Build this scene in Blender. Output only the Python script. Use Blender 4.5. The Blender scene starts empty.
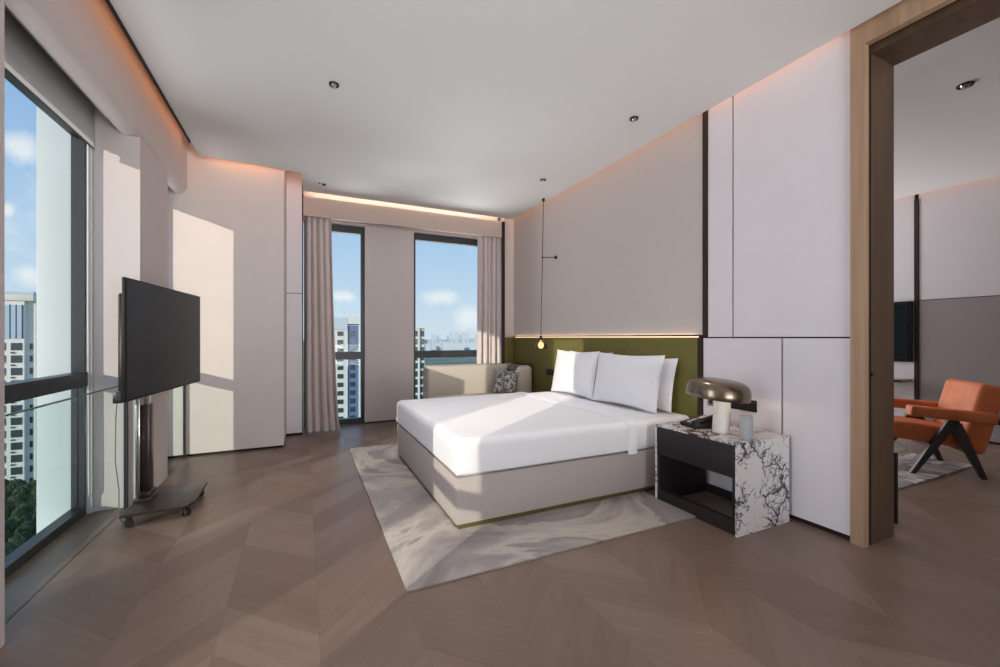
import bpy, bmesh, math, random
from mathutils import Matrix, Vector, Euler, noise as mnoise

random.seed(7)
PI = math.pi
COL = bpy.context.scene.collection

# ------------------------------------------------------------------ nodes / materials
def new_mat(name):
    m = bpy.data.materials.new(name); m.use_nodes = True
    nt = m.node_tree
    for n in list(nt.nodes): nt.nodes.remove(n)
    out = nt.nodes.new('ShaderNodeOutputMaterial')
    return m, nt, out

def N(nt, t, **kw):
    n = nt.nodes.new(t)
    for k, v in kw.items():
        if k in n.inputs: n.inputs[k].default_value = v
        else: setattr(n, k, v)
    return n

def math_n(nt, op, a, b=None, c=None):
    n = nt.nodes.new('ShaderNodeMath'); n.operation = op
    for i, v in enumerate((a, b, c)):
        if v is None: continue
        if hasattr(v, 'is_linked') or hasattr(v, 'node'): nt.links.new(v, n.inputs[i])
        else: n.inputs[i].default_value = v
    return n.outputs[0]

def ramp(nt, fac, stops, interp='LINEAR'):
    r = nt.nodes.new('ShaderNodeValToRGB'); r.color_ramp.interpolation = interp
    el = r.color_ramp.elements
    while len(el) > len(stops): el.remove(el[-1])
    while len(el) < len(stops): el.new(0.5)
    for e, (p, c) in zip(el, stops):
        e.position = p; e.color = (c[0], c[1], c[2], 1)
    nt.links.new(fac, r.inputs[0])
    return r.outputs[0]

def plain(name, col, rough=0.6, metal=0.0, spec=0.5, var=0.0, scale=8.0, bump=0.0, bscale=60.0, stretch=(1, 1, 1), sheen=0.0, coat=0.0):
    """a surface with a little procedural variation in colour and relief"""
    m, nt, out = new_mat(name)
    b = N(nt, 'ShaderNodeBsdfPrincipled')
    b.inputs['Base Color'].default_value = (*col, 1)
    b.inputs['Roughness'].default_value = rough; b.inputs['Metallic'].default_value = metal
    b.inputs['Specular IOR Level'].default_value = spec
    if sheen: b.inputs['Sheen Weight'].default_value = sheen
    if coat: b.inputs['Coat Weight'].default_value = coat
    tc = N(nt, 'ShaderNodeTexCoord'); mp = N(nt, 'ShaderNodeMapping'); mp.inputs['Scale'].default_value = stretch
    nt.links.new(tc.outputs['Object'], mp.inputs[0])
    if var:
        nz = N(nt, 'ShaderNodeTexNoise', Scale=scale, Detail=4.0); nt.links.new(mp.outputs[0], nz.inputs['Vector'])
        c0 = tuple(max(0, c * (1 - var)) for c in col); c1 = tuple(min(1, c * (1 + var)) for c in col)
        nt.links.new(ramp(nt, nz.outputs[0], [(0.3, c0), (0.7, c1)]), b.inputs['Base Color'])
    if bump:
        n2 = N(nt, 'ShaderNodeTexNoise', Scale=bscale, Detail=3.0); nt.links.new(mp.outputs[0], n2.inputs['Vector'])
        bp = N(nt, 'ShaderNodeBump', Strength=bump, Distance=0.01); nt.links.new(n2.outputs[0], bp.inputs['Height'])
        nt.links.new(bp.outputs[0], b.inputs['Normal'])
    nt.links.new(b.outputs[0], out.inputs[0])
    return m

def glass(name, tint=(1, 1, 1), refl=0.06, rough=0.0):
    m, nt, out = new_mat(name)
    t = N(nt, 'ShaderNodeBsdfTransparent'); t.inputs[0].default_value = (*tint, 1)
    g = N(nt, 'ShaderNodeBsdfGlossy'); g.inputs['Roughness'].default_value = rough
    lw = N(nt, 'ShaderNodeLayerWeight', Blend=0.25)
    f = math_n(nt, 'MULTIPLY_ADD', lw.outputs['Fresnel'], 0.5 * refl, refl * 0.1)
    mx = N(nt, 'ShaderNodeMixShader'); nt.links.new(f, mx.inputs[0])
    nt.links.new(t.outputs[0], mx.inputs[1]); nt.links.new(g.outputs[0], mx.inputs[2])
    nt.links.new(mx.outputs[0], out.inputs[0])
    return m

def emit(name, col, s):
    m, nt, out = new_mat(name)
    e = N(nt, 'ShaderNodeEmission', Strength=s); e.inputs[0].default_value = (*col, 1)
    nt.links.new(e.outputs[0], out.inputs[0]); return m

def floor_mat():
    m, nt, out = new_mat('oak_chevron')
    tc = N(nt, 'ShaderNodeTexCoord'); sp = N(nt, 'ShaderNodeSeparateXYZ'); nt.links.new(tc.outputs['Object'], sp.inputs[0])
    x, y = sp.outputs[0], sp.outputs[1]
    W = 0.3685; PW = 0.31
    xr = math_n(nt, 'ADD', x, -0.055 + 40 * W)
    pp = math_n(nt, 'PINGPONG', xr, W)
    col = math_n(nt, 'FLOOR', math_n(nt, 'DIVIDE', xr, W))
    s = math_n(nt, 'DIVIDE', math_n(nt, 'ADD', math_n(nt, 'SUBTRACT', y, pp), 20 * 0.31 * 3 - 1.521 + 0.31 * 5), PW)
    idx = math_n(nt, 'FLOOR', s); fr = math_n(nt, 'FRACT', s)
    cv = N(nt, 'ShaderNodeCombineXYZ'); nt.links.new(col, cv.inputs[0]); nt.links.new(idx, cv.inputs[1])
    wn = N(nt, 'ShaderNodeTexWhiteNoise'); wn.noise_dimensions = '2D'; nt.links.new(cv.outputs[0], wn.inputs['Vector'])
    along = math_n(nt, 'ADD', y, pp)
    gv = N(nt, 'ShaderNodeCombineXYZ')
    nt.links.new(math_n(nt, 'MULTIPLY', along, 0.8), gv.inputs[0])
    nt.links.new(math_n(nt, 'MULTIPLY', s, 2.4), gv.inputs[1])
    nt.links.new(math_n(nt, 'MULTIPLY', wn.outputs['Value'], 37.0), gv.inputs[2])
    g1 = N(nt, 'ShaderNodeTexNoise', Scale=2.2, Detail=6.0, Roughness=0.62, Distortion=0.6); nt.links.new(gv.outputs[0], g1.inputs['Vector'])
    g2 = N(nt, 'ShaderNodeTexNoise', Scale=14.0, Detail=3.0); nt.links.new(gv.outputs[0], g2.inputs['Vector'])
    v = math_n(nt, 'ADD', math_n(nt, 'MULTIPLY_ADD', wn.outputs['Value'], 0.30, 0.0),
               math_n(nt, 'ADD', math_n(nt, 'MULTIPLY', g1.outputs[0], 0.54), math_n(nt, 'MULTIPLY', g2.outputs[0], 0.16)))
    c = ramp(nt, v, [(0.22, (0.155, 0.100, 0.073)), (0.5, (0.207, 0.142, 0.108)), (0.78, (0.265, 0.190, 0.149))])
    # fine joints between planks and along the chevron spine
    fx = math_n(nt, 'FRACT', math_n(nt, 'DIVIDE', xr, W))
    e1 = math_n(nt, 'LESS_THAN', fr, 0.012); e2 = math_n(nt, 'LESS_THAN', fx, 0.006)
    e = math_n(nt, 'MULTIPLY', math_n(nt, 'MAXIMUM', e1, e2), 0.28)
    mx = N(nt, 'ShaderNodeMixRGB'); nt.links.new(e, mx.inputs[0]); nt.links.new(c, mx.inputs[1]); mx.inputs[2].default_value = (0.05, 0.035, 0.028, 1)
    b = N(nt, 'ShaderNodeBsdfPrincipled'); nt.links.new(mx.outputs[0], b.inputs['Base Color'])
    b.inputs['Specular IOR Level'].default_value = 0.45
    nt.links.new(math_n(nt, 'MULTIPLY_ADD', g1.outputs[0], 0.16, 0.28), b.inputs['Roughness'])
    bp = N(nt, 'ShaderNodeBump', Strength=0.06, Distance=0.004); nt.links.new(g2.outputs[0], bp.inputs['Height']); nt.links.new(bp.outputs[0], b.inputs['Normal'])
    nt.links.new(b.outputs[0], out.inputs[0]); return m

def wood(name, c0, c1, rough=0.45, axis=2, sc=1.0):
    m, nt, out = new_mat(name)
    tc = N(nt, 'ShaderNodeTexCoord'); mp = N(nt, 'ShaderNodeMapping')
    s = [22 * sc] * 3; s[axis] = 0.9 * sc; mp.inputs['Scale'].default_value = s
    nt.links.new(tc.outputs['Object'], mp.inputs[0])
    nz = N(nt, 'ShaderNodeTexNoise', Scale=1.0, Detail=6.0, Distortion=0.4); nt.links.new(mp.outputs[0], nz.inputs['Vector'])
    b = N(nt, 'ShaderNodeBsdfPrincipled', Roughness=rough)
    nt.links.new(ramp(nt, nz.outputs[0], [(0.3, c0), (0.7, c1)]), b.inputs['Base Color'])
    nt.links.new(b.outputs[0], out.inputs[0]); return m

def rug_mat(name, cols, sc=1.1):
    m, nt, out = new_mat(name)
    tc = N(nt, 'ShaderNodeTexCoord')
    n0 = N(nt, 'ShaderNodeTexNoise', Scale=sc, Detail=3.0); nt.links.new(tc.outputs['Object'], n0.inputs['Vector'])
    mv = N(nt, 'ShaderNodeMixRGB', blend_type='ADD'); mv.inputs[0].default_value = 0.9
    nt.links.new(tc.outputs['Object'], mv.inputs[1]); nt.links.new(n0.outputs['Color'], mv.inputs[2])
    n1 = N(nt, 'ShaderNodeTexNoise', Scale=sc * 1.5, Detail=7.0, Roughness=0.6, Distortion=1.6); nt.links.new(mv.outputs[0], n1.inputs['Vector'])
    c = ramp(nt, n1.outputs[0], cols)
    b = N(nt, 'ShaderNodeBsdfPrincipled', Roughness=0.92); b.inputs['Specular IOR Level'].default_value = 0.15
    nt.links.new(c, b.inputs['Base Color'])
    n2 = N(nt, 'ShaderNodeTexNoise', Scale=320.0); nt.links.new(tc.outputs['Object'], n2.inputs['Vector'])
    bp = N(nt, 'ShaderNodeBump', Strength=0.35, Distance=0.004); nt.links.new(n2.outputs[0], bp.inputs['Height']); nt.links.new(bp.outputs[0], b.inputs['Normal'])
    nt.links.new(b.outputs[0], out.inputs[0]); return m

def marble_mat(name, base=(0.72, 0.69, 0.70), vein=(0.055, 0.045, 0.065), sc=8.0, width=0.035, amount=1.0):
    m, nt, out = new_mat(name)
    tc = N(nt, 'ShaderNodeTexCoord')
    nz = N(nt, 'ShaderNodeTexNoise', Scale=7.0, Detail=5.0, Roughness=0.6); nt.links.new(tc.outputs['Object'], nz.inputs['Vector'])
    mv = N(nt, 'ShaderNodeMixRGB', blend_type='ADD'); mv.inputs[0].default_value = 0.22
    nt.links.new(tc.outputs['Object'], mv.inputs[1]); nt.links.new(nz.outputs['Color'], mv.inputs[2])
    big = N(nt, 'ShaderNodeTexNoise', Scale=3.4, Detail=2.0); nt.links.new(tc.outputs['Object'], big.inputs['Vector'])
    vo = N(nt, 'ShaderNodeTexVoronoi', Scale=sc); vo.feature = 'DISTANCE_TO_EDGE'; nt.links.new(mv.outputs[0], vo.inputs['Vector'])
    vs = N(nt, 'ShaderNodeTexVoronoi', Scale=sc * 2.7); vs.feature = 'DISTANCE_TO_EDGE'; nt.links.new(mv.outputs[0], vs.inputs['Vector'])
    wid = math_n(nt, 'MULTIPLY', math_n(nt, 'MAXIMUM', math_n(nt, 'SUBTRACT', big.outputs[0], 0.42), 0.0), width * 11)
    v1 = math_n(nt, 'SUBTRACT', 1.0, math_n(nt, 'MINIMUM', math_n(nt, 'DIVIDE', vo.outputs['Distance'], math_n(nt, 'ADD', wid, 0.004)), 1.0))
    mask = math_n(nt, 'GREATER_THAN', big.outputs[0], 0.50)
    v2 = math_n(nt, 'MULTIPLY', math_n(nt, 'SUBTRACT', 1.0, math_n(nt, 'MINIMUM', math_n(nt, 'DIVIDE', vs.outputs['Distance'], width * 2.2), 1.0)), mask)
    v = math_n(nt, 'MULTIPLY', math_n(nt, 'MINIMUM', math_n(nt, 'ADD', math_n(nt, 'MULTIPLY', v1, 1.3), v2), 1.0), amount)
    mx = N(nt, 'ShaderNodeMixRGB'); nt.links.new(v, mx.inputs[0]); mx.inputs[1].default_value = (*base, 1); mx.inputs[2].default_value = (*vein, 1)
    b = N(nt, 'ShaderNodeBsdfPrincipled', Roughness=0.18); nt.links.new(mx.outputs[0], b.inputs['Base Color'])
    nt.links.new(b.outputs[0], out.inputs[0]); return m

def scribble_mat(name):
    m, nt, out = new_mat(name)
    tc = N(nt, 'ShaderNodeTexCoord')
    nz = N(nt, 'ShaderNodeTexNoise', Scale=6.0, Detail=2.0); nt.links.new(tc.outputs['Object'], nz.inputs['Vector'])
    mv = N(nt, 'ShaderNodeMixRGB', blend_type='ADD'); mv.inputs[0].default_value = 0.25
    nt.links.new(tc.outputs['Object'], mv.inputs[1]); nt.links.new(nz.outputs['Color'], mv.inputs[2])
    vo = N(nt, 'ShaderNodeTexVoronoi', Scale=13.0); vo.feature = 'DISTANCE_TO_EDGE'; nt.links.new(mv.outputs[0], vo.inputs['Vector'])
    b = N(nt, 'ShaderNodeBsdfPrincipled', Roughness=0.9)
    nt.links.new(ramp(nt, vo.outputs['Distance'], [(0.03, (0.62, 0.60, 0.58)), (0.09, (0.16, 0.155, 0.16))]), b.inputs['Base Color'])
    nt.links.new(b.outputs[0], out.inputs[0]); return m

def stripe_mat(name, c0, c1, axis=1, period=0.11, frac=0.2):
    m, nt, out = new_mat(name)
    tc = N(nt, 'ShaderNodeTexCoord'); sp = N(nt, 'ShaderNodeSeparateXYZ'); nt.links.new(tc.outputs['Object'], sp.inputs[0])
    f = math_n(nt, 'LESS_THAN', math_n(nt, 'FRACT', math_n(nt, 'DIVIDE', math_n(nt, 'ADD', sp.outputs[axis], 50.0), period)), frac)
    mx = N(nt, 'ShaderNodeMixRGB'); nt.links.new(f, mx.inputs[0]); mx.inputs[1].default_value = (*c0, 1); mx.inputs[2].default_value = (*c1, 1)
    b = N(nt, 'ShaderNodeBsdfPrincipled', Roughness=0.9); nt.links.new(mx.outputs[0], b.inputs['Base Color'])
    nt.links.new(b.outputs[0], out.inputs[0]); return m

M = {
 'floor': floor_mat(),
 'ceil': plain('ceiling_paint', (0.72, 0.71, 0.71), 0.9, spec=0.1),
 'paint': plain('wall_paint', (0.67, 0.605, 0.60), 0.85, spec=0.15, bump=0.03, bscale=140),
 'panelw': plain('white_panel', (0.84, 0.80, 0.85), 0.5, spec=0.35, var=0.015, scale=3),
 'panelf': plain('linen_panel', (0.635, 0.575, 0.555), 0.85, spec=0.15, var=0.012, scale=40, bump=0.05, bscale=200, stretch=(1, 1, 0.3)),
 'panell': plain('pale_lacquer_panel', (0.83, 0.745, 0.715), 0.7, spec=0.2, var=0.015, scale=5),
 'green': plain('olive_leather', (0.165, 0.145, 0.040), 0.62, spec=0.3, var=0.06, scale=14, bump=0.04, bscale=90),
 'dark': plain('dark_gap', (0.018, 0.013, 0.012), 0.8),
 'bronze': plain('dark_bronze_trim', (0.055, 0.036, 0.030), 0.35, metal=0.6),
 'frame': plain('window_frame_metal', (0.045, 0.048, 0.052), 0.4, metal=0.3),
 'framew': plain('white_guide_rail', (0.62, 0.62, 0.63), 0.45),
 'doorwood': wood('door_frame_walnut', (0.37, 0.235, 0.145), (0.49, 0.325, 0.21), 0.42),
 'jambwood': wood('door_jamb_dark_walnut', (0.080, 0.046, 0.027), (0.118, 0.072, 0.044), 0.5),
 'pocket': plain('pocket_shade', (0.10, 0.095, 0.095), 0.8),  # shadow inside the blind pocket, put into the colour
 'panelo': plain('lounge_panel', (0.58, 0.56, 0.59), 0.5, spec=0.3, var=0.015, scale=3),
 'stone': marble_mat('beige_stone', (0.42, 0.37, 0.32), (0.20, 0.17, 0.15), 6.0, 0.03, 0.6),
 'curtain': plain('curtain_fabric', (0.68, 0.60, 0.59), 0.9, spec=0.1, var=0.03, scale=60, bump=0.08, bscale=260),
 'pelmet': plain('pelmet_fabric', (0.57, 0.47, 0.425), 0.85, spec=0.1, var=0.02, scale=40),
 'white': plain('bed_linen', (0.86, 0.86, 0.90), 0.8, spec=0.15, sheen=0.1, bump=0.04, bscale=18),
 'whitep': plain('pillow_cotton', (0.86, 0.865, 0.91), 0.8, spec=0.15, sheen=0.1, bump=0.05, bscale=22),
 'bedbase': plain('bed_base_upholstery', (0.46, 0.405, 0.385), 0.8, spec=0.15, var=0.02, scale=30, bump=0.05, bscale=220),
 'brass': plain('brass_plinth', (0.23, 0.19, 0.08), 0.35, metal=0.7),
 'rug': rug_mat('marbled_rug', [(0.30, (0.20, 0.17, 0.17)), (0.42, (0.34, 0.295, 0.285)), (0.49, (0.48, 0.43, 0.38)), (0.53, (0.27, 0.235, 0.235)), (0.62, (0.37, 0.33, 0.31)), (0.70, (0.53, 0.48, 0.42))], 0.45),
 'rug2': rug_mat('lounge_rug', [(0.36, (0.15, 0.13, 0.14)), (0.45, (0.30, 0.27, 0.27)), (0.50, (0.78, 0.74, 0.72)), (0.54, (0.26, 0.23, 0.24)), (0.64, (0.66, 0.62, 0.61))], 0.8),
 'marble': marble_mat('breccia_marble', (0.74, 0.71, 0.72), (0.05, 0.04, 0.06), 5.5, 0.034),
 'marblew': marble_mat('white_marble', (0.80, 0.78, 0.76), (0.55, 0.53, 0.52), 5.0, 0.02, 0.5),
 'drawer': wood('dark_veneer', (0.013, 0.008, 0.009), (0.022, 0.014, 0.015), 0.55, axis=1),
 'lampbronze': plain('brushed_bronze', (0.23, 0.18, 0.135), 0.27, metal=1.0, var=0.25, scale=5),
 'lampin': plain('lamp_inner_white', (0.8, 0.7, 0.55), 0.5),
 'black': plain('black_plastic', (0.009, 0.008, 0.009), 0.5, spec=0.3),
 'blackm': plain('black_metal', (0.020, 0.017, 0.017), 0.45, metal=0.4),
 'screen': plain('tv_screen', (0.021, 0.023, 0.026), 0.25, spec=0.22),
 'chrome': plain('chrome', (0.62, 0.58, 0.57), 0.18, metal=1.0),
 'polemetal': plain('dark_brown_metal', (0.075, 0.058, 0.052), 0.3, metal=0.75),
 'baseplate': plain('dark_base_plate', (0.042, 0.032, 0.028), 0.30, metal=0.2),
 'rubber': plain('caster_rubber', (0.03, 0.025, 0.022), 0.7),
 'keypad': plain('phone_label', (0.55, 0.55, 0.57), 0.5),
 'glass': glass('window_glass', (0.97, 0.985, 0.98)),
 'guard': glass('guard_glass', (0.945, 0.975, 0.962), 0.08),
 'amber': glass('smoked_amber_glass', (0.80, 0.68, 0.48), 1.6),
 'lowglass': glass('tinted_lower_glass', (0.92, 0.96, 0.955), 0.05),
 'guardedge': plain('green_glass_edge', (0.14, 0.22, 0.19), 0.3),
 'bulb': emit('warm_bulb', (1.0, 0.78, 0.48), 5.0),
 'led': emit('led_strip', (1.0, 0.74, 0.48), 2.0),
 'frost': plain('frosted_glass', (0.42, 0.43, 0.455), 0.35, spec=0.6),
 'sofa': plain('sofa_bouclé', (0.60, 0.545, 0.48), 0.9, spec=0.1, var=0.03, scale=80, bump=0.12, bscale=300),
 'throw': plain('throw_wool', (0.50, 0.46, 0.45), 0.95, spec=0.05, bump=0.15, bscale=200),
 'throwstripe': plain('throw_dark_stripe', (0.04, 0.035, 0.035), 0.95),
 'cushion': scribble_mat('scribble_cushion'),
 'orange': plain('orange_leather', (0.60, 0.185, 0.075), 0.55, spec=0.22, var=0.10, scale=9, bump=0.05, bscale=120),
 'legwood': plain('charcoal_wood', (0.040, 0.035, 0.034), 0.5),
 'greyp': plain('grey_felt_panel', (0.27, 0.24, 0.242), 0.85, spec=0.1, var=0.03, scale=50),
 'shelfwood': wood('shelf_oak', (0.30, 0.20, 0.13), (0.38, 0.26, 0.17), 0.5, axis=1),
 'tvdark': plain('lounge_tv_screen', (0.010, 0.016, 0.018), 0.08, spec=0.6),
 'concrete': plain('pale_render', (0.80, 0.77, 0.70), 0.9, var=0.04, scale=0.3),
 'concretew': plain('white_render', (0.74, 0.73, 0.69), 0.9, var=0.03, scale=0.3),
 'fin': plain('white_cladding', (0.47, 0.52, 0.53), 0.5),
 'bluewall': plain('blue_cladding', (0.13, 0.19, 0.33), 0.5, var=0.1, scale=0.5),
 'winfar': plain('far_window', (0.035, 0.055, 0.065), 0.15, spec=0.8),
 'haze': plain('hazed_city_render', (0.56, 0.62, 0.68), 0.9, var=0.10, scale=0.05),  # aerial haze put into the base colour
 'haze2': plain('hazed_city_glass', (0.42, 0.52, 0.63), 0.6, var=0.12, scale=0.05),  # bluish distance haze mixed into the base colour
 'ground': plain('city_ground', (0.26, 0.28, 0.20), 0.95, var=0.3, scale=0.02),
 'leaf': plain('tree_leaf', (0.035, 0.060, 0.022), 0.9, var=0.5, scale=1.2, bump=0.5, bscale=2.0),
 'bark': plain('tree_bark', (0.06, 0.045, 0.035), 0.9),
 'cable': plain('white_cord', (0.72, 0.72, 0.70), 0.5),
 'cableg': plain('grey_cord', (0.20, 0.20, 0.20), 0.5),
}

def blind_mat():
    m, nt, out = new_mat('blind_fabric')
    tc = N(nt, 'ShaderNodeTexCoord'); nz = N(nt, 'ShaderNodeTexNoise', Scale=260.0); nt.links.new(tc.outputs['Object'], nz.inputs['Vector'])
    c = ramp(nt, nz.outputs[0], [(0.3, (0.58, 0.55, 0.55)), (0.7, (0.66, 0.63, 0.63))])
    d = N(nt, 'ShaderNodeBsdfDiffuse'); t = N(nt, 'ShaderNodeBsdfTranslucent')
    nt.links.new(c, d.inputs[0]); nt.links.new(c, t.inputs[0])
    mx = N(nt, 'ShaderNodeMixShader'); mx.inputs[0].default_value = 0.5
    nt.links.new(d.outputs[0], mx.inputs[1]); nt.links.new(t.outputs[0], mx.inputs[2]); nt.links.new(mx.outputs[0], out.inputs[0]); return m
M['blind'] = blind_mat()

# ------------------------------------------------------------------ mesh helpers
class MB:
    def __init__(s): s.bm = bmesh.new()
    def _tr(s, verts, mat):
        if mat is not None: bmesh.ops.transform(s.bm, matrix=mat, verts=verts)
    def box(s, x0, x1, y0, y1, z0, z1, bev=0.0, seg=2, mat=None):
        r = bmesh.ops.create_cube(s.bm, size=1.0); vs = r['verts']
        bmesh.ops.transform(s.bm, matrix=Matrix.Translation(((x0+x1)/2, (y0+y1)/2, (z0+z1)/2)) @ Matrix.Diagonal((x1-x0, y1-y0, z1-z0, 1)), verts=vs)
        if bev:
            es = list({e for v in vs for e in v.link_edges})
            r = bmesh.ops.bevel(s.bm, geom=es, offset=bev, segments=seg, profile=0.5, affect='EDGES')
            vs = list({v for f in r['faces'] for v in f.verts} | {v for v in vs if v.is_valid})
        s._tr(vs, mat); return s
    def cyl(s, p, q, r, r2=None, n=20, caps=True):
        p, q = Vector(p), Vector(q); d = q - p
        rr = bmesh.ops.create_cone(s.bm, cap_ends=caps, segments=n, radius1=r, radius2=r if r2 is None else r2, depth=d.length)
        rot = Vector((0, 0, 1)).rotation_difference(d.normalized()).to_matrix().to_4x4()
        bmesh.ops.transform(s.bm, matrix=Matrix.Translation((p+q)/2) @ rot, verts=rr['verts']); return s
    def sphere(s, c, r, sub=3, scale=(1, 1, 1)):
        rr = bmesh.ops.create_icosphere(s.bm, subdivisions=sub, radius=r)
        bmesh.ops.transform(s.bm, matrix=Matrix.Translation(c) @ Matrix.Diagonal((*scale, 1)), verts=rr['verts']); return s
    def lathe(s, prof, c=(0, 0, 0), n=32, mat=None):
        rings = []
        for (r, z) in prof:
            rings.append([s.bm.verts.new((c[0]+r*math.cos(2*PI*k/n), c[1]+r*math.sin(2*PI*k/n), c[2]+z)) for k in range(n)] if r > 1e-5 else [s.bm.verts.new((c[0], c[1], c[2]+z))])
        for a, b in zip(rings, rings[1:]):
            for k in range(n):
                k2 = (k+1) % n
                f = [a[k], a[k2], b[k2], b[k]] if len(a) > 1 and len(b) > 1 else ([a[0], b[k2], b[k]] if len(a) == 1 else [a[k], a[k2], b[0]])
                try: s.bm.faces.new(f)
                except ValueError: pass
        s._tr([v for r in rings for v in r], mat); return s
    def tube(s, pts, r, n=8):
        pts = [Vector(p) for p in pts]; rings = []
        for i, p in enumerate(pts):
            d = (pts[min(i+1, len(pts)-1)] - pts[max(i-1, 0)]).normalized()
            a = d.cross(Vector((0, 0, 1)) if abs(d.z) < 0.95 else Vector((1, 0, 0))).normalized(); b = d.cross(a)
            rings.append([s.bm.verts.new(p + (a*math.cos(2*PI*k/n) + b*math.sin(2*PI*k/n))*r) for k in range(n)])
        for a, b in zip(rings, rings[1:]):
            for k in range(n): s.bm.faces.new([a[k], a[(k+1) % n], b[(k+1) % n], b[k]])
        s.bm.faces.new(rings[0][::-1]); s.bm.faces.new(rings[-1]); return s
    def prism(s, poly, z0, z1, mat=None, bev=0.0, seg=2):
        a = [s.bm.verts.new((x, y, z0)) for x, y in poly]; b = [s.bm.verts.new((x, y, z1)) for x, y in poly]
        s.bm.faces.new(a[::-1]); s.bm.faces.new(b); n = len(poly)
        for k in range(n): s.bm.faces.new([a[k], a[(k+1) % n], b[(k+1) % n], b[k]])
        vs = a + b
        if bev:
            es = list({e for v in vs for e in v.link_edges})
            r = bmesh.ops.bevel(s.bm, geom=es, offset=bev, segments=seg, profile=0.5, affect='EDGES')
            vs = list({v for f in r['faces'] for v in f.verts} | {v for v in vs if v.is_valid})
        s._tr(vs, mat); return s
    def build(s, name, mat, parent=None, local=False, smooth=35):
        bmesh.ops.recalc_face_normals(s.bm, faces=s.bm.faces)
        if parent is not None and not local:
            root = parent
            while root.parent is not None: root = root.parent
            inv = (Matrix.Translation(root.location) @ root.rotation_euler.to_matrix().to_4x4()).inverted()
            bmesh.ops.transform(s.bm, matrix=inv, verts=s.bm.verts)
        me = bpy.data.meshes.new(name); s.bm.to_mesh(me); s.bm.free()
        me.materials.append(mat)
        if smooth:
            for p in me.polygons: p.use_smooth = True
            me.set_sharp_from_angle(angle=math.radians(smooth))
        o = bpy.data.objects.new(name, me); COL.objects.link(o)
        if parent is not None: o.parent = parent
        return o

def tag(o, label, cat, group=None, kind=None):
    o['label'] = label; o['category'] = cat
    if group: o['group'] = group
    if kind: o['kind'] = kind
    return o

def thing(name, label, cat, loc=(0, 0, 0), rz=0.0, group=None):
    o = bpy.data.objects.new(name, None); COL.objects.link(o)
    o.empty_display_size = 0.1; o.location = loc; o.rotation_euler = (0, 0, rz)
    return tag(o, label, cat, group)

def struct(o, label=None, cat=None):
    o['kind'] = 'structure'
    if label: o['label'] = label
    if cat: o['category'] = cat
    return o

def sbox(name, dims, mat, parent=None, label=None, cat=None, bev=0.0):
    o = MB().box(*dims, bev=bev).build(name, mat, parent)
    return struct(o, label, cat) if parent is None else o

def copy_tree(o, parent=None):
    c = o.copy(); COL.objects.link(c)
    if parent is not None: c.parent = parent
    for ch in list(o.children): copy_tree(ch, c)
    return c

ZC = 2.98      # ceiling height
ZT = 3.30      # slab above the coves
XL, XG = -1.06, -1.36     # inner face of left wall, window plane
XR = 2.90      # headboard wall face

# ------------------------------------------------------------------ room shell
sbox('floor', (-1.40, 7.2, -3.7, 6.35, -0.12, 0.0), M['floor'], None, 'grey-brown oak floor laid in wide chevrons', 'floor')
c = MB().prism([(-0.93, -3.4), (2.86, -3.4), (2.86, 5.60), (0.0, 5.60), (-0.03, 5.0), (-0.93, 4.94)], ZC, 3.06).build('ceiling', M['ceil'], smooth=0)
struct(c, 'flat white dropped ceiling over the bedroom with a light cove all round', 'ceiling')
sbox('ceiling_slab', (-1.40, 7.2, -3.7, 6.35, ZT, 3.4), M['ceil'], None, 'white slab above the lit ceiling coves', 'ceiling')
sbox('trim_1', (-0.945, -0.93, -3.4, 4.62, ZC - 0.012, 3.06), M['dark'], None, 'thin black line along the left edge of the white ceiling', 'trim')

# left wall: piers between windows, bulkhead above with a blind pocket
w = MB()
for (a, b) in ((-3.7, 0.45), (1.42, 2.30), (3.79, 4.45)):
    w.box(XG - 0.04, XL, a, b, 0, 2.63)
w.box(XG - 0.04, XG, 0.45, 1.42, 2.60, 2.63); w.box(XG - 0.04, XG, 2.30, 3.79, 2.60, 2.63); w.box(XG - 0.04, XG, 4.45, 5.12, 2.60, 2.63)
w.prism([(XL - 0.10, 2.63)] + [(XL - 0.085 + 0.085*math.sin(a), 2.715 - 0.085*math.cos(a)) for a in [PI/2*k/6 for k in range(7)]] + [(XL, ZT), (XL - 0.10, ZT)], -3.7, 5.12,
        mat=Matrix(((1, 0, 0, 0), (0, 0, 1, 0), (0, 1, 0, 0), (0, 0, 0, 1))))     # bulkhead face with a rounded lower edge
w.box(XG - 0.04, XL - 0.10, -3.7, 5.12, 2.96, ZT)    # above pocket
w.box(XG - 0.04, XG, -3.7, 5.12, 2.63, 2.96)
for (a, b) in ((-3.7, 0.45), (1.42, 2.30), (3.79, 4.45)):
    w.box(XG + 0.01, XL - 0.10, a, b, 2.63, 2.95)
struct(w.build('wall_left', M['paint'], smooth=0), 'pale mauve window wall on the left with deep piers between the windows', 'wall')

pk = MB()  # lining darkened to give the pockets their shade
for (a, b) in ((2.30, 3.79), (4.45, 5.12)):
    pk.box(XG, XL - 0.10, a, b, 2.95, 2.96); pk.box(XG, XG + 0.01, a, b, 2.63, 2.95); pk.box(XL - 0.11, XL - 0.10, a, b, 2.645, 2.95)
struct(pk.build('trim_8', M['pocket'], smooth=0), 'blind pockets over the left windows, their shade put into the dark grey', 'trim')
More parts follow.
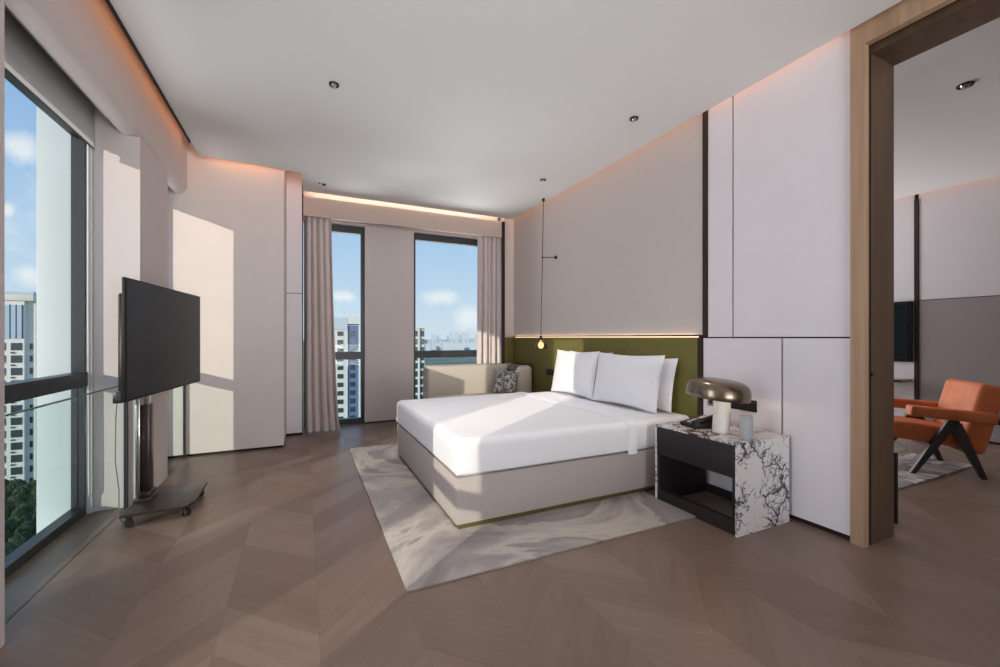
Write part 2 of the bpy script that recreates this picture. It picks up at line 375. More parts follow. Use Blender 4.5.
# wall box with the sunlit panel, then the narrow set back panel
w = MB(); w.box(-1.40, -0.215, 5.14, 6.35, 0, ZT); w.box(-0.215, -0.02, 5.70, 6.35, 0, ZT)
struct(w.build('wall_left_return', M['dark'], smooth=0), 'wall box at the left of the back windows', 'wall')
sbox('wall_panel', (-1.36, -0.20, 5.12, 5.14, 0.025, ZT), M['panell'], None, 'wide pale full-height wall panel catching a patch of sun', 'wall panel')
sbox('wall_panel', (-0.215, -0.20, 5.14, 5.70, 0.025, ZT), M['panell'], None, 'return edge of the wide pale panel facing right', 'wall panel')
sbox('wall_panel', (-0.195, -0.022, 5.68, 5.70, 0.03, 1.736), M['panelw'], None, 'lower narrow white panel left of the curtain', 'wall panel')
sbox('wall_panel', (-0.195, -0.022, 5.68, 5.70, 1.744, ZT), M['panelw'], None, 'upper narrow white panel left of the curtain', 'wall panel')
sbox('trim_2', (-0.022, -0.008, 5.675, 5.70, 0.0, ZC), M['bronze'], None, 'dark vertical line beside the left curtain', 'trim')

# back wall
YB = 6.05
w = MB()
w.box(0.768, 1.453, YB, 6.35, 0.02, 2.745); w.box(-0.02, 2.95, YB, 6.35, 2.745, ZT)
w.box(2.65, 2.95, YB, 6.35, 0, 2.745)
struct(w.build('wall_back', M['paint'], smooth=0), 'pale mauve pier and head between the two back windows', 'wall')
sbox('baseboard_back', (0.778, 1.443, YB + 0.01, 6.3, 0.0, 0.02), M['dark'], None, 'dark shadow gap under the back pier', 'baseboard')
p = MB(); p.box(-0.008, 2.70, 5.68, 5.72, 2.706, 2.945)
p.box(-0.008, 2.70, 5.72, 5.80, 2.92, 2.945); p.box(-0.008, 2.70, 5.80, 5.83, 2.92, ZT)
struct(p.build('trim_3', M['pelmet'], smooth=0), 'tan curtain pelmet across the top of the back windows', 'pelmet')

# headboard wall
sbox('wall_right', (2.925, 3.22, 1.27, 6.35, 0, ZT), M['dark'], None, 'wall behind the bed that carries the panels', 'wall')
def rp(y0, y1, z0, z1, mat, label, x=XR):
    sbox('wall_panel', (x, 2.925, y0, y1, z0, z1), mat, None, label, 'wall panel')
rp(2.338, 5.68, 1.222, ZT, M['panelf'], 'large linen wall panel above the green headboard')
rp(2.084, 2.287, 1.204, ZT, M['panelw'], 'narrow tall white panel right of the dark metal strip')
rp(1.333, 2.070, 1.204, ZT, M['panelw'], 'tall wide white panel left of the wooden door frame')
rp(1.729, 2.330, 0.035, 1.194, M['panelw'], 'lower white panel behind the table lamp')
rp(1.333, 1.716, 0.035, 1.194, M['panelw'], 'lower white panel between marble nightstand and wooden door frame')
sbox('trim_4', (2.895, 2.925, 2.290, 2.335, 1.205, ZT), M['bronze'], None, 'dark bronze vertical strip at the right end of the linen panel', 'trim')
sbox('trim_5', (2.885, 2.925, 2.335, 2.372, 0.0, 1.20), M['bronze'], None, 'dark bronze vertical strip at the right end of the green headboard', 'trim')
# far stub that faces the camera
w = MB(); w.box(2.75, 2.925, 5.70, 6.35, 0, ZT)
struct(w.build('wall_right_return', M['paint'], smooth=0), 'short return of the headboard wall beside the right curtain', 'wall')
sbox('wall_panel', (2.75, 2.90, 5.68, 5.70, 1.222, ZT), M['panelf'], None, 'narrow linen return panel at the far end of headboard wall', 'wall panel')
sbox('wall_panel', (2.75, 2.90, 5.665, 5.70, 0.0, 1.198), M['green'], None, 'narrow olive green return panel at the far end of headboard wall', 'wall panel')
sbox('trim_6', (2.702, 2.75, 5.67, 5.70, 0.0, ZC - 0.03), M['bronze'], None, 'dark bronze strip beside the right curtain', 'trim')

hb = MB(); hb.box(2.88, 2.924, 2.374, 5.66, 0.0, 1.198, bev=0.004)
hb = hb.build('headboard', M['green']); tag(hb, 'olive green headboard panel along the wall behind the bed', 'headboard')
hb.location = (0, 0, 0)
led = MB().box(2.8885, 2.8995, 2.374, 5.60, 1.200, 1.208).build('light_strip', M['led'])
tag(led, 'warm glowing light strip along the top of the green headboard', 'light strip')

# walls out of sight that close the two rooms
w = MB(); w.box(-1.40, 0.1, -3.7, -3.5, 0, ZT); w.box(2.5, 3.22, -3.7, -3.5, 0, ZT); w.box(0.1, 2.5, -3.7, -3.5, 0, 0.1); w.box(0.1, 2.5, -3.7, -3.5, 2.75, ZT)
struct(w.build('wall_front', M['paint'], smooth=0), 'wall behind the camera with a tall window opening added for light', 'wall')
w = MB(); w.box(2.90, 3.22, -3.5, -0.45, 0, ZT); w.box(2.90, 3.22, -0.45, 1.27, 2.985, ZT)
struct(w.build('wall_right_near', M['paint'], smooth=0), 'wall over and beyond the wide doorway', 'wall')

# wooden door frame
d = bpy.data.objects.new('door_1', None); COL.objects.link(d); struct(d, 'wide wooden door frame of the opening into the lounge', 'door frame')
f = MB(); f.box(2.885, 2.915, 1.262, 1.331, 0, 3.0); f.box(2.885, 2.915, -0.5, 1.262, 2.873, 3.0)
f.box(2.885, 2.915, -0.52, -0.45, 0, 3.0)
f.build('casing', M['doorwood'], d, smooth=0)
f = MB(); f.box(2.915, 2.93, 1.262, 1.272, 0, 2.873); f.box(2.915, 2.93, -0.45, 1.262, 2.873, 2.883)
f.build('stop', M['doorwood'], d, smooth=0)
f = MB(); f.box(2.965, 3.225, 1.265, 1.30, 0, 2.84); f.box(2.965, 3.225, -0.45, 1.30, 2.84, 2.96); f.box(2.965, 3.225, -0.49, -0.45, 0, 2.96)
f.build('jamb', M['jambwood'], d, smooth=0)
f = MB(); f.box(2.93, 2.965, 1.285, 1.32, 0, 2.90); f.box(2.93, 2.965, -0.45, 1.285, 2.89, 2.96)
f.build('slot', M['dark'], d, smooth=0)
f = MB().cyl((2.972, 1.2665, 0.985), (2.972, 1.262, 0.985), 0.011); f.build('catch', M['black'], d)

# ------------------------------------------------------------------ windows
def window_x(n, y0, y1, ztop, tr0, tr1, label, ff=0.07, fn=0.07):
    r = bpy.data.objects.new('window_%d' % n, None); COL.objects.link(r); struct(r, label, 'window')
    f = MB(); F0, F1 = XG - 0.05, XG + 0.02
    f.box(F0, F1, y0, y0 + fn, 0, ztop); f.box(F0, F1, y1 - ff, y1, 0, ztop)
    f.box(F0, F1, y0 + fn, y1 - ff, 0, 0.055); f.box(F0, F1, y0 + fn, y1 - ff, ztop - 0.05, ztop)
    f.build('frame', M['frame'], r, smooth=0)
    MB().box(F0, F1 + 0.015, y0 + fn, y1 - ff, tr0, tr1).build('transom', M['frame'], r, smooth=0)
    MB().box(XG - 0.02, XG - 0.01, y0 + fn, y1 - ff, tr1, ztop - 0.05).build('upper_pane', M['glass'], r, smooth=0)
    MB().box(XG - 0.02, XG - 0.01, y0 + fn, y1 - ff, 0.055, tr0).build('lower_pane', M['lowglass'], r, smooth=0)
    f = MB(); f.box(F1, F1 + 0.03, y1 - 0.03, y1 - 0.005, 0, 2.6); f.box(F1, F1 + 0.03, y0 + 0.005, y0 + 0.03, 0, 2.6)
    f.build('guide_rail', M['framew'], r, smooth=0)
    return r
window_x(1, 2.30, 3.79, 2.60, 0.872, 0.964, 'tall window on the left with dark transom, white tower outside', 0.05, 0.10)
window_x(2, 4.45, 5.12, 2.60, 0.872, 0.964, 'narrow window niche behind the television', 0.13)
window_x(5, 0.45, 1.42, 2.60, 0.872, 0.964, 'window left of the camera')

def window_y(n, x0, x1, label):
    r = bpy.data.objects.new('window_%d' % n, None); COL.objects.link(r); struct(r, label, 'window')
    f = MB(); a, b = 6.12, 6.20
    f.box(x0, x0 + 0.05, a, b, 0, 2.745); f.box(x1 - 0.05, x1, a, b, 0, 2.745)
    f.box(x0 + 0.05, x1 - 0.05, a, b, 0, 0.07); f.box(x0 + 0.05, x1 - 0.05, a, b, 2.65, 2.745)
    f.build('frame', M['frame'], r, smooth=0)
    MB().box(x0 + 0.05, x1 - 0.05, a - 0.01, b, 0.895, 1.0).build('transom', M['frame'], r, smooth=0)
    MB().box(x0 + 0.05, x1 - 0.05, 6.155, 6.165, 1.0, 2.65).build('upper_pane', M['glass'], r, smooth=0)
    MB().box(x0 + 0.05, x1 - 0.05, 6.155, 6.165, 0.07, 0.895).build('lower_pane', M['lowglass'], r, smooth=0)
    return r
window_y(3, 0.0, 0.775, 'narrow back window beside the left curtain')
window_y(4, 1.445, 2.68, 'wide back window between the pier and the right curtain')
r = bpy.data.objects.new('window_6', None); COL.objects.link(r); struct(r, 'unseen tall window behind the camera, put in to admit fill light', 'window')  # window added out of view as a way in for fill light
f = MB(); f.box(0.1, 0.16, -3.64, -3.56, 0.1, 2.75); f.box(2.44, 2.5, -3.64, -3.56, 0.1, 2.75); f.box(1.27, 1.33, -3.64, -3.56, 0.1, 2.75)
f.box(0.16, 2.44, -3.64, -3.56, 0.1, 0.16); f.box(0.16, 2.44, -3.64, -3.56, 2.69, 2.75); f.build('frame', M['frame'], r, smooth=0)
MB().box(0.16, 2.44, -3.605, -3.6, 0.16, 2.69).build('pane', M['glass'], r, smooth=0)

# glass guards in front of the left windows
def guard(x, y0, y1, label):
    t = thing('glass_guard', label, 'glass guard', (x, (y0+y1)/2, 0))
    MB().box(x - 0.006, x + 0.006, y0 + 0.02, y1 - 0.02, 0.0, 0.868).build('glass_pane', M['guard'], t, smooth=0)
    MB().box(x - 0.006, x + 0.006, y0 + 0.002, y1 - 0.002, 0.868, 0.875).build('top_rail', M['guardedge'], t, smooth=0)
    for y in (y0 + 0.002, y1 - 0.022): MB().box(x - 0.010, x + 0.010, y, y + 0.02, 0.0, 0.868).build('post', M['frame'], t, smooth=0)
guard(-1.135, 2.30, 3.79, 'clear glass guard rail across the lower part of the tall left window')
guard(-1.08, 4.45, 5.118, 'clear glass guard rail in the narrow niche behind the television')

# roller blinds
def blind(y0, y1, zb, label, chain=False):
    t = thing('roller_blind', label, 'blind', (-1.27, (y0+y1)/2, 2.9))
    fb = MB(); q = [fb.bm.verts.new((-1.281, y, z)) for y, z in ((y0 + 0.07, zb - 0.002), (y1 - 0.085, zb - 0.002), (y1 - 0.085, 2.885), (y0 + 0.07, 2.885))]
    fb.bm.faces.new(q); fb.build('fabric', M['blind'], t, smooth=0)     # one thin cloth, lit through by daylight
    MB().box(-1.285, -1.277, y0 + 0.07, y1 - 0.085, zb - 0.009, zb).build('bottom_bar', M['frame'], t, smooth=0)
    MB().cyl((-1.281, y0 + 0.02, 2.90), (-1.281, y1 - 0.02, 2.90), 0.026).build('tube', M['blind'], t)
    f = MB(); f.box(-1.345, -1.325, y0 + 0.01, y1 - 0.01, 2.86, 2.949); f.box(-1.245, -1.225, y0 + 0.01, y1 - 0.01, 2.72, 2.74); f.box(-1.245, -1.237, y0 + 0.01, y1 - 0.01, 2.74, 2.949)
    f.build('track', M['framew'], t, smooth=0)
    if chain:
        pts = [(-1.325, y1 - 0.045, 2.88), (-1.325, y1 - 0.045, 1.4)] + [(-1.32, y1 - 0.045 + 0.015*(1-math.cos(a)), 0.16 - 0.04*math.sin(a)) for a in [PI*k/10 for k in range(11)]] + [(-1.325, y1 - 0.015, 1.2), (-1.325, y1 - 0.015, 2.88)]
        MB().tube(pts, 0.0045).build('bead_chain', M['cable'], t)
blind(2.31, 3.79, 2.475, 'grey roller blind at the top of the tall left window', True)
blind(4.45, 5.12, 2.62, 'grey roller blind in the narrow niche behind the television')

# ------------------------------------------------------------------ curtains
def curtain(xt0, xt1, xb0, xb1, yc, amp, waves, ph, label, seed, bow=0.0):
    n, mz = 150, 26; m = MB(); rnd = random.Random(seed)
    offs = [rnd.uniform(-0.6, 0.6) for _ in range(12)]
    th = 0.006; rows = []
    for j in range(mz + 1):
        v = j / mz; z = 0.012 + v * (2.80 - 0.012)
        a = xb0 + (xt0 - xb0) * v; b = xb1 + (xt1 - xb1) * v ** 0.6
        row = []
        for i in range(n + 1):
            u = i / n
            p = ph + u * waves * 2 * PI + offs[int(u * 11)] * 0.35 + 0.25 * math.sin(v * 3 + u * 9)
            am = amp * (1.0 + 0.35 * (1 - v)) * (0.75 + 0.25 * math.sin(u * 17 + seed))
            y = yc + am * math.sin(p) - bow * (1 - v)
            x = max(a + (b - a) * u + 0.35 * am * math.cos(p), -0.012)
            row.append((x, y, z + (0.006 * math.sin(p * 0.7) if j == 0 else 0)))
        rows.append(row)
    fr = [[m.bm.verts.new(q) for q in r] for r in rows]
    bk = [[m.bm.verts.new((q[0], q[1] + th, q[2])) for q in r] for r in rows]
    for j in range(mz):
        for i in range(n):
            m.bm.faces.new([fr[j][i], fr[j][i+1], fr[j+1][i+1], fr[j+1][i]])
            m.bm.faces.new([bk[j][i], bk[j+1][i], bk[j+1][i+1], bk[j][i+1]])
    for j in range(mz):
        m.bm.faces.new([fr[j][0], fr[j+1][0], bk[j+1][0], bk[j][0]]); m.bm.faces.new([fr[j][n], bk[j][n], bk[j+1][n], fr[j+1][n]])
    for i in range(n):
        m.bm.faces.new([fr[0][i], bk[0][i], bk[0][i+1], fr[0][i+1]]); m.bm.faces.new([fr[mz][i], fr[mz][i+1], bk[mz][i+1], bk[mz][i]])
    o = m.build('curtain', M['curtain'], smooth=60)
    return tag(o, label, 'curtain')
curtain(-0.002, 0.325, -0.002, 0.43, 5.80, 0.045, 4.6, 0.4, 'long pinkish grey curtain gathered at the left end of the back windows', 3, 0.03)
curtain(2.375, 2.70, 2.365, 2.70, 5.80, 0.045, 4.6, 1.4, 'long curtain gathered at the right end of the back windows, sunlit below', 8)

# ------------------------------------------------------------------ rugs
def rug(name, x0, x1, y0, y1, mat, label):
    m = MB().box(x0, x1, y0, y1, 0.0, 0.012, bev=0.004)
    return tag(m.build(name, mat), label, 'rug')
rug('rug', 0.438, 2.368, 1.955, 4.72, M['rug'], 'pale marbled grey rug under the bed')

# ------------------------------------------------------------------ soft shapes
def soft_slab(x0, x1, y0, y1, z0, z1, r, nx, ny, puff=0.0, wr=0.0, seed=0, open_bottom=False):
    """rounded slab made by bevelling a finely cut box; wr = small wrinkles"""
    m = MB(); m.box(x0, x1, y0, y1, z0, z1, bev=r, seg=5)
    bm = m.bm
    def cut(axis, a, b, n):
        for k in range(1, n):
            co = [0, 0, 0]; no = [0, 0, 0]; co[axis] = a + (b - a) * k / n; no[axis] = 1
            bmesh.ops.bisect_plane(bm, geom=bm.verts[:] + bm.edges[:] + bm.faces[:], plane_co=co, plane_no=no)
    cut(0, x0 + r, x1 - r, nx); cut(1, y0 + r, y1 - r, ny); cut(2, z0 + r, z1 - r, 4)
    bm.normal_update()
    cx, cy = (x0+x1)/2, (y0+y1)/2
    for v in bm.verts:
        n = v.normal.copy(); p = v.co
        d = 0.0
        if wr: d += wr * (mnoise.noise(Vector((p.x*2.6+seed, p.y*2.6, p.z*2.6))) + 0.4*mnoise.noise(Vector((p.x*8+seed, p.y*8, p.z*8))))
        if puff:
            u = (p.x-cx)/(x1-x0)*2; w = (p.y-cy)/(y1-y0)*2
            d += puff * max(0, 1-u*u) * max(0, 1-w*w) * (1 if n.z > 0.5 else 0)
        v.co = p + n * d
    return m

# ------------------------------------------------------------------ bed
bed = thing('bed', 'wide low bed with beige upholstered base and white linen', 'bed', (1.86, 3.32, 0.012))
MB().box(0.866, 2.86, 2.442, 4.198, 0.0122, 0.048).build('plinth', M['brass'], bed, smooth=0)
MB().box(0.844, 2.876, 2.42, 4.22, 0.046, 0.336, bev=0.008).build('base', M['bedbase'], bed)
soft_slab(0.872, 2.872, 2.425, 4.215, 0.332, 0.555, 0.045, 12, 10).build('mattress', M['white'], bed, smooth=60)
# fitted duvet: shell open underneath, reaching down over base edge
def duvet():
    x0, x1, y0, y1, z0, z1 = 0.838, 2.235, 2.396, 4.244, 0.322, 0.572
    m = soft_slab(x0, x1, y0, y1, z0, z1, 0.055, 26, 22, wr=0.004, seed=4)
    bm = m.bm
    kill = [f for f in bm.faces if f.normal.z < -0.4 or (f.normal.x > 0.7 and f.calc_center_median().z < z1 - 0.03)]
    bmesh.ops.delete(bm, geom=kill, context='FACES')
    for v in bm.verts:
        if v.co.z < z0 + 0.07:   # straight hem
            t = (z0 + 0.07 - v.co.z) / 0.07
            if v.co.x < x0 + 0.06: v.co.x = min(v.co.x, x0 + 0.004)
            if v.co.y < y0 + 0.06: v.co.y = min(v.co.y, y0 + 0.004)
            if v.co.y > y1 - 0.06: v.co.y = max(v.co.y, y1 - 0.004)
    return m
dv = thing('duvet', 'smooth white duvet drawn tight over the bed', 'duvet', (1.5, 3.32, 0.572))
duvet().build('cover', M['white'], dv, smooth=60)
def fold_band(xa, xb, w):
    m = MB(); n = 44
    def path(o):
        ya, yb, r = 2.393 - o, 4.247 + o, 0.055 + o
        p = [(ya, 0.330), (ya, 0.42), (ya, 0.519)]
        p += [(ya + r*(1-math.cos(t)), 0.519 + r*math.sin(t)) for t in [PI/2*k/6 for k in range(1, 7)]]
        p += [(ya + r + (yb-ya-2*r)*k/n, 0.519 + r + 0.0015*math.sin(k*1.7)) for k in range(1, n)]
        p += [(yb - r + r*math.sin(t), 0.519 + r*math.cos(t)) for t in [PI/2*k/6 for k in range(0, 7)]] + [(yb, 0.42), (yb, 0.330)]
        return p
    rows = []
    for x, o in ((xa, 0.001), (xa + 0.006, w), (xb - 0.006, w), (xb, 0.0), (xb, -0.006), (xa, -0.006)):
        rows.append([m.bm.verts.new((x + 0.005*math.sin(k*0.9), y, z)) for k, (y, z) in enumerate(path(o))])
    L = len(rows[0])
    for i in range(6):
        a, b = rows[i], rows[(i+1) % 6]
        for k in range(L-1): m.bm.faces.new([a[k], b[k], b[k+1], a[k+1]])
    m.bm.faces.new([r[0] for r in rows]); m.bm.faces.new([r[-1] for r in rows][::-1])
    return m
soft_slab(2.20, 2.872, 2.404, 4.236, 0.337, 0.564, 0.05, 6, 10).build('fitted_sheet', M['white'], bed, smooth=60)
fold_band(2.18, 2.265, 0.006).build('turned_hem', M['white'], dv, smooth=40)

def pillow(w, h, t, seed, name='pillow'):
    m = MB(); nx, ny = 34, 24; top, bot = [], []
    for j in range(ny + 1):
        ra, rb = [], []
        for i in range(nx + 1):
            u = 2*i/nx - 1; v = 2*j/ny - 1
            px = u * (1 - 0.045*(1 - v*v)) * w/2; py = v * (1 - 0.085*(1 - abs(u)**1.6)) * h/2
            e = max(0, (1 - abs(u)**2.4)) ** 0.62 * max(0, (1 - abs(v)**2.4)) ** 0.62
            wr = 0.010*mnoise.noise(Vector((px*7 + seed, py*7, 1))) * e
            z = t/2*e
            # radial creases from corners
            ra.append(m.bm.verts.new((px, py, z + wr + 0.002))); rb.append(m.bm.verts.new((px, py, -z + wr - 0.002)))
        top.append(ra); bot.append(rb)
    for j in range(ny):
        for i in range(nx):
            m.bm.faces.new([top[j][i], top[j][i+1], top[j+1][i+1], top[j+1][i]]); m.bm.faces.new([bot[j][i], bot[j+1][i], bot[j+1][i+1], bot[j][i+1]])
    for j in range(ny):
        m.bm.faces.new([top[j][0], top[j+1][0], bot[j+1][0], bot[j][0]]); m.bm.faces.new([top[j][nx], bot[j][nx], bot[j+1][nx], top[j+1][nx]])
    for i in range(nx):
        m.bm.faces.new([top[0][i], bot[0][i], bot[0][i+1], top[0][i+1]]); m.bm.faces.new([top[ny][i], top[ny][i+1], bot[ny][i+1], bot[ny][i]])
    return m
def place_pillow(y0, y1, xb, xt, h, t, seed, label, roll=0.0):
    m = pillow(y1 - y0, h, t, seed)
    lean = math.asin((xt - xb) / h)
    # local x -> world -y, local y -> up, local z -> -x
    R = Matrix(((0, 0, -1), (-1, 0, 0), (0, 1, 0))).to_4x4()
    mat = Matrix.Translation(((xb+xt)/2, (y0+y1)/2, 0.577 + h/2*math.cos(lean))) @ Matrix.Rotation(lean, 4, 'Y') @ Matrix.Rotation(roll, 4, 'X') @ R
    bmesh.ops.transform(m.bm, matrix=mat, verts=m.bm.verts)
    o = m.build('pillow', M['whitep'], smooth=70)
    return tag(o, label, 'pillow', 'white bed pillows')
place_pillow(3.33, 4.08, 2.748, 2.828, 0.475, 0.09, 1.0, 'white pillow hidden behind the left front pillow, only its top corner showing')
place_pillow(2.515, 3.31, 2.748, 2.828, 0.455, 0.09, 9.0, 'white pillow behind the right front pillow, showing past its right edge')
place_pillow(3.375, 4.15, 2.61, 2.70, 0.49, 0.15, 3.0, 'white left front pillow half lit by sun')
place_pillow(2.53, 3.375, 2.60, 2.695, 0.485, 0.15, 5.0, 'white right front pillow, largest in view')

# ------------------------------------------------------------------ nightstand
ns = thing('nightstand', 'marble and dark wood nightstand at the right of the bed', 'nightstand', (2.62, 1.98, 0))
m = MB()
m.prism([(1.654, 0.0), (1.668, 0.0), (1.668, 0.546), (2.288, 0.546), (2.288, 0.0), (2.300, 0.0), (2.300, 0.56), (1.654, 0.56)], 0, 0.51,
        mat=Matrix(((0, 0, 1, 2.35), (1, 0, 0, 0), (0, 1, 0, 0), (0, 0, 0, 1))))
m.build('marble_case', M['marble'], ns, smooth=0)
MB().box(2.354, 2.376, 1.669, 2.287, 0.345, 0.545, bev=0.002).build('drawer', M['drawer'], ns)
f = MB(); f.box(2.376, 2.855, 1.669, 1.690, 0.0, 0.545); f.box(2.376, 2.855, 2.266, 2.287, 0.0, 0.545)
f.box(2.358, 2.376, 2.264, 2.287, 0.0, 0.345); f.box(2.358, 2.376, 1.669, 1.692, 0.0, 0.345)
f.box(2.376, 2.855, 1.690, 2.266, 0.345, 0.36); f.box(2.358, 2.40, 1.692, 2.264, 0.0, 0.085)
f.build('carcass', M['drawer'], ns, smooth=0)
MB().box(2.845, 2.855, 1.690, 2.266, 0.0, 0.06).build('back_rail', M['drawer'], ns, smooth=0)

# table lamp
L0 = (2.550, 1.913)
lamp = thing('table_lamp', 'mushroom table lamp with bronze dome shade and white marble foot on the nightstand', 'lamp', (L0[0], L0[1], 0.56))
m = MB(); n = 36
bot = [(0.055*math.cos(2*PI*k/n), 0.055*math.sin(2*PI*k/n)) for k in range(n)]
ringA = [m.bm.verts.new((L0[0]+x, L0[1]+y, 0.561)) for x, y in bot]
ringB = [m.bm.verts.new((L0[0]+x*0.94+0.0, L0[1]+y*0.94-0.01, 0.775)) for x, y in bot]
m.bm.faces.new(ringA[::-1]); m.bm.faces.new(ringB)
for k in range(n): m.bm.faces.new([ringA[k], ringA[(k+1) % n], ringB[(k+1) % n], ringB[k]])
m.build('foot', M['marblew'], lamp)
R0 = 0.205; prof = []
prof += [(0.0, 0.142), (0.06, 0.1415), (0.11, 0.139), (0.145, 0.133), (0.172, 0.121), (0.191, 0.102), (0.201, 0.078), (0.206, 0.054), (0.208, 0.028), (0.207, 0.006), (0.204, -0.004), (0.201, -0.003)]
inner = [(0.0, 0.136), (0.10, 0.133), (0.165, 0.114), (0.194, 0.075), (0.201, 0.045), (0.203, 0.008), (0.201, -0.003)]
SC = Vector((L0[0]-0.004, L0[1]+0.024, 0.796))
SCALE = Matrix.Diagonal((0.955, 0.955, 0.85, 1))
TILT = Matrix.Translation(SC) @ Matrix.Rotation(math.radians(6.0), 4, Vector((0.80, 0.60, 0))) @ SCALE
MB().lathe(prof, (0, 0, 0), 48, mat=TILT).build('shade', M['lampbronze'], lamp, smooth=60)
MB().lathe(inner, (0, 0, 0), 48, mat=TILT).build('shade_lining', M['lampin'], lamp, smooth=60)
MB().sphere((L0[0], L0[1]+0.012, 0.822), 0.028).build('bulb', M['bulb'], lamp)

# telephone
ph = thing('telephone', 'black desk telephone at the bed side of the nightstand top', 'telephone', (2.575, 2.10, 0.56), math.radians(-14))
def T(m, name, mat, par): return m.build(name, mat, par, local=True)
b = MB(); b.prism([(-0.10, 0.0), (0.10, 0.0), (0.10, 0.062), (0.075, 0.066), (-0.10, 0.022)], -0.085, 0.085, mat=Matrix(((1, 0, 0, 0), (0, 0, -1, 0), (0, 1, 0, 0.001), (0, 0, 0, 1))), bev=0.004)
T(b, 'body', M['black'], ph)
tilt = math.atan2(0.044, 0.175)
def onface(cx, cy, lx, ly, th=0.004):
    return Matrix.Translation((cx, cy, 0.0235 + (cx + 0.10) * math.tan(tilt))) @ Matrix.Rotation(-tilt, 4, 'Y') @ Matrix.Diagonal((lx, ly, th, 1))
for (cx, cy, lx, ly) in ((-0.035, 0.02, 0.08, 0.055), (0.042, 0.02, 0.05, 0.055)):
    b = MB(); r = bmesh.ops.create_cube(b.bm, size=1.0, matrix=onface(cx, cy, lx, ly)); T(b, 'label_card', M['keypad'], ph)
k0 = None
for i in range(4):
    for j in range(3):
        b = MB(); bmesh.ops.create_cube(b.bm, size=1.0, matrix=onface(-0.06 + i*0.022, -0.02 - j*0.0001 + 0.008 + j*0.014, 0.012, 0.009, 0.009)); T(b, 'key', M['black'], ph)
h = MB(); h.box(-0.095, 0.095, -0.076, -0.036, 0.0, 0.022, bev=0.008, mat=Matrix.Translation((0, 0, 0.050)) @ Matrix.Rotation(-tilt, 4, 'Y'))
h.box(-0.095, -0.045, -0.079, -0.033, -0.016, 0.01, bev=0.008, mat=Matrix.Translation((0, 0, 0.050)) @ Matrix.Rotation(-tilt, 4, 'Y'))
h.box(0.045, 0.095, -0.079, -0.033, -0.016, 0.01, bev=0.008, mat=Matrix.Translation((0, 0, 0.050)) @ Matrix.Rotation(-tilt, 4, 'Y'))
T(h, 'handset', M['black'], ph)

cup = thing('canister', 'frosted grey glass canister at the front right of the nightstand top', 'canister', (2.550, 1.737, 0.56))
MB().lathe([(0, 0.001), (0.036, 0.001), (0.0385, 0.006), (0.0385, 0.118), (0.040, 0.120), (0, 0.120)], (2.550, 1.737, 0.56), 32).build('jar', M['frost'], cup)
MB().lathe([(0, 0.120), (0.037, 0.120), (0.0385, 0.124), (0.0385, 0.136), (0.036, 0.14), (0, 0.14)], (2.550, 1.737, 0.56), 32).build('lid', M['frost'], cup)

# wall plates
def plate(name, x, y0, y1, z0, z1, mat, label, cat, holes):
    t = thing(name, label, cat, (x, (y0+y1)/2, (z0+z1)/2))
    MB().box(x - 0.009, x, y0, y1, z0, z1, bev=0.003).build('plate', mat, t)
    for (yc, w, hh) in holes:
        MB().box(x - 0.0115, x - 0.009, yc - w/2, yc + w/2, (z0+z1)/2 - hh/2, (z0+z1)/2 + hh/2, bev=0.001).build('switch', M['blackm'], t)
plate('switch_panel', 2.90, 1.893, 2.105, 0.668, 0.752, M['black'], 'black switch panel on white wall right of the lamp', 'switch', [(1.936, 0.06, 0.06), (1.999, 0.05, 0.05), (2.06, 0.05, 0.05)])
plate('socket_outlet', 2.90, 2.225, 2.288, 0.662, 0.728, M['greyp'], 'small grey wall socket behind the lamp foot', 'socket', [(2.257, 0.03, 0.03)])
plate('socket_outlet', 2.88, 4.47, 4.69, 0.712, 0.79, M['black'], 'black double socket on the green headboard left of the pillows', 'socket', [(4.53, 0.055, 0.055), (4.63, 0.055, 0.055)])

# ------------------------------------------------------------------ pendant
PX, PY = 2.78, 4.60
pd = thing('pendant_lamp', 'slim black pendant lamp hanging from the ceiling left of the pillows', 'lamp', (PX, PY, ZC))
MB().cyl((PX, PY, 2.945), (PX, PY, ZC), 0.018).build('canopy', M['blackm'], pd)
BX, BY = PX - 0.030, PY + 0.014
MB().cyl((BX, BY, 1.20), (PX, PY, 2.95), 0.0045, n=10).build('rod', M['blackm'], pd)
m = MB(); m.cyl((PX - 0.012, PY + 0.005, 2.225), (2.895, 4.470, 2.215), 0.0045, n=10); m.cyl((2.878, 4.487, 2.215), (2.899, 4.465, 2.215), 0.02); m.sphere((PX - 0.012, PY + 0.005, 2.225), 0.012, 2)
m.build('wall_arm', M['blackm'], pd)
MB().lathe([(0.0, 0.0), (0.010, 0.0), (0.022, -0.018), (0.028, -0.040), (0.028, -0.050), (0.0, -0.050)], (BX, BY, 1.215), 24).build('cap', M['bronze'], pd)
MB().lathe([(0.028, 0.0), (0.046, -0.020), (0.066, -0.060), (0.080, -0.112), (0.078, -0.114), (0.063, -0.060), (0.043, -0.021), (0.025, -0.003)], (BX, BY, 1.170), 32).build('glass_shade', M['amber'], pd, smooth=60)
MB().sphere((BX, BY, 1.100), 0.036, 3, (1, 1, 1.15)).build('bulb', M['bulb'], pd)

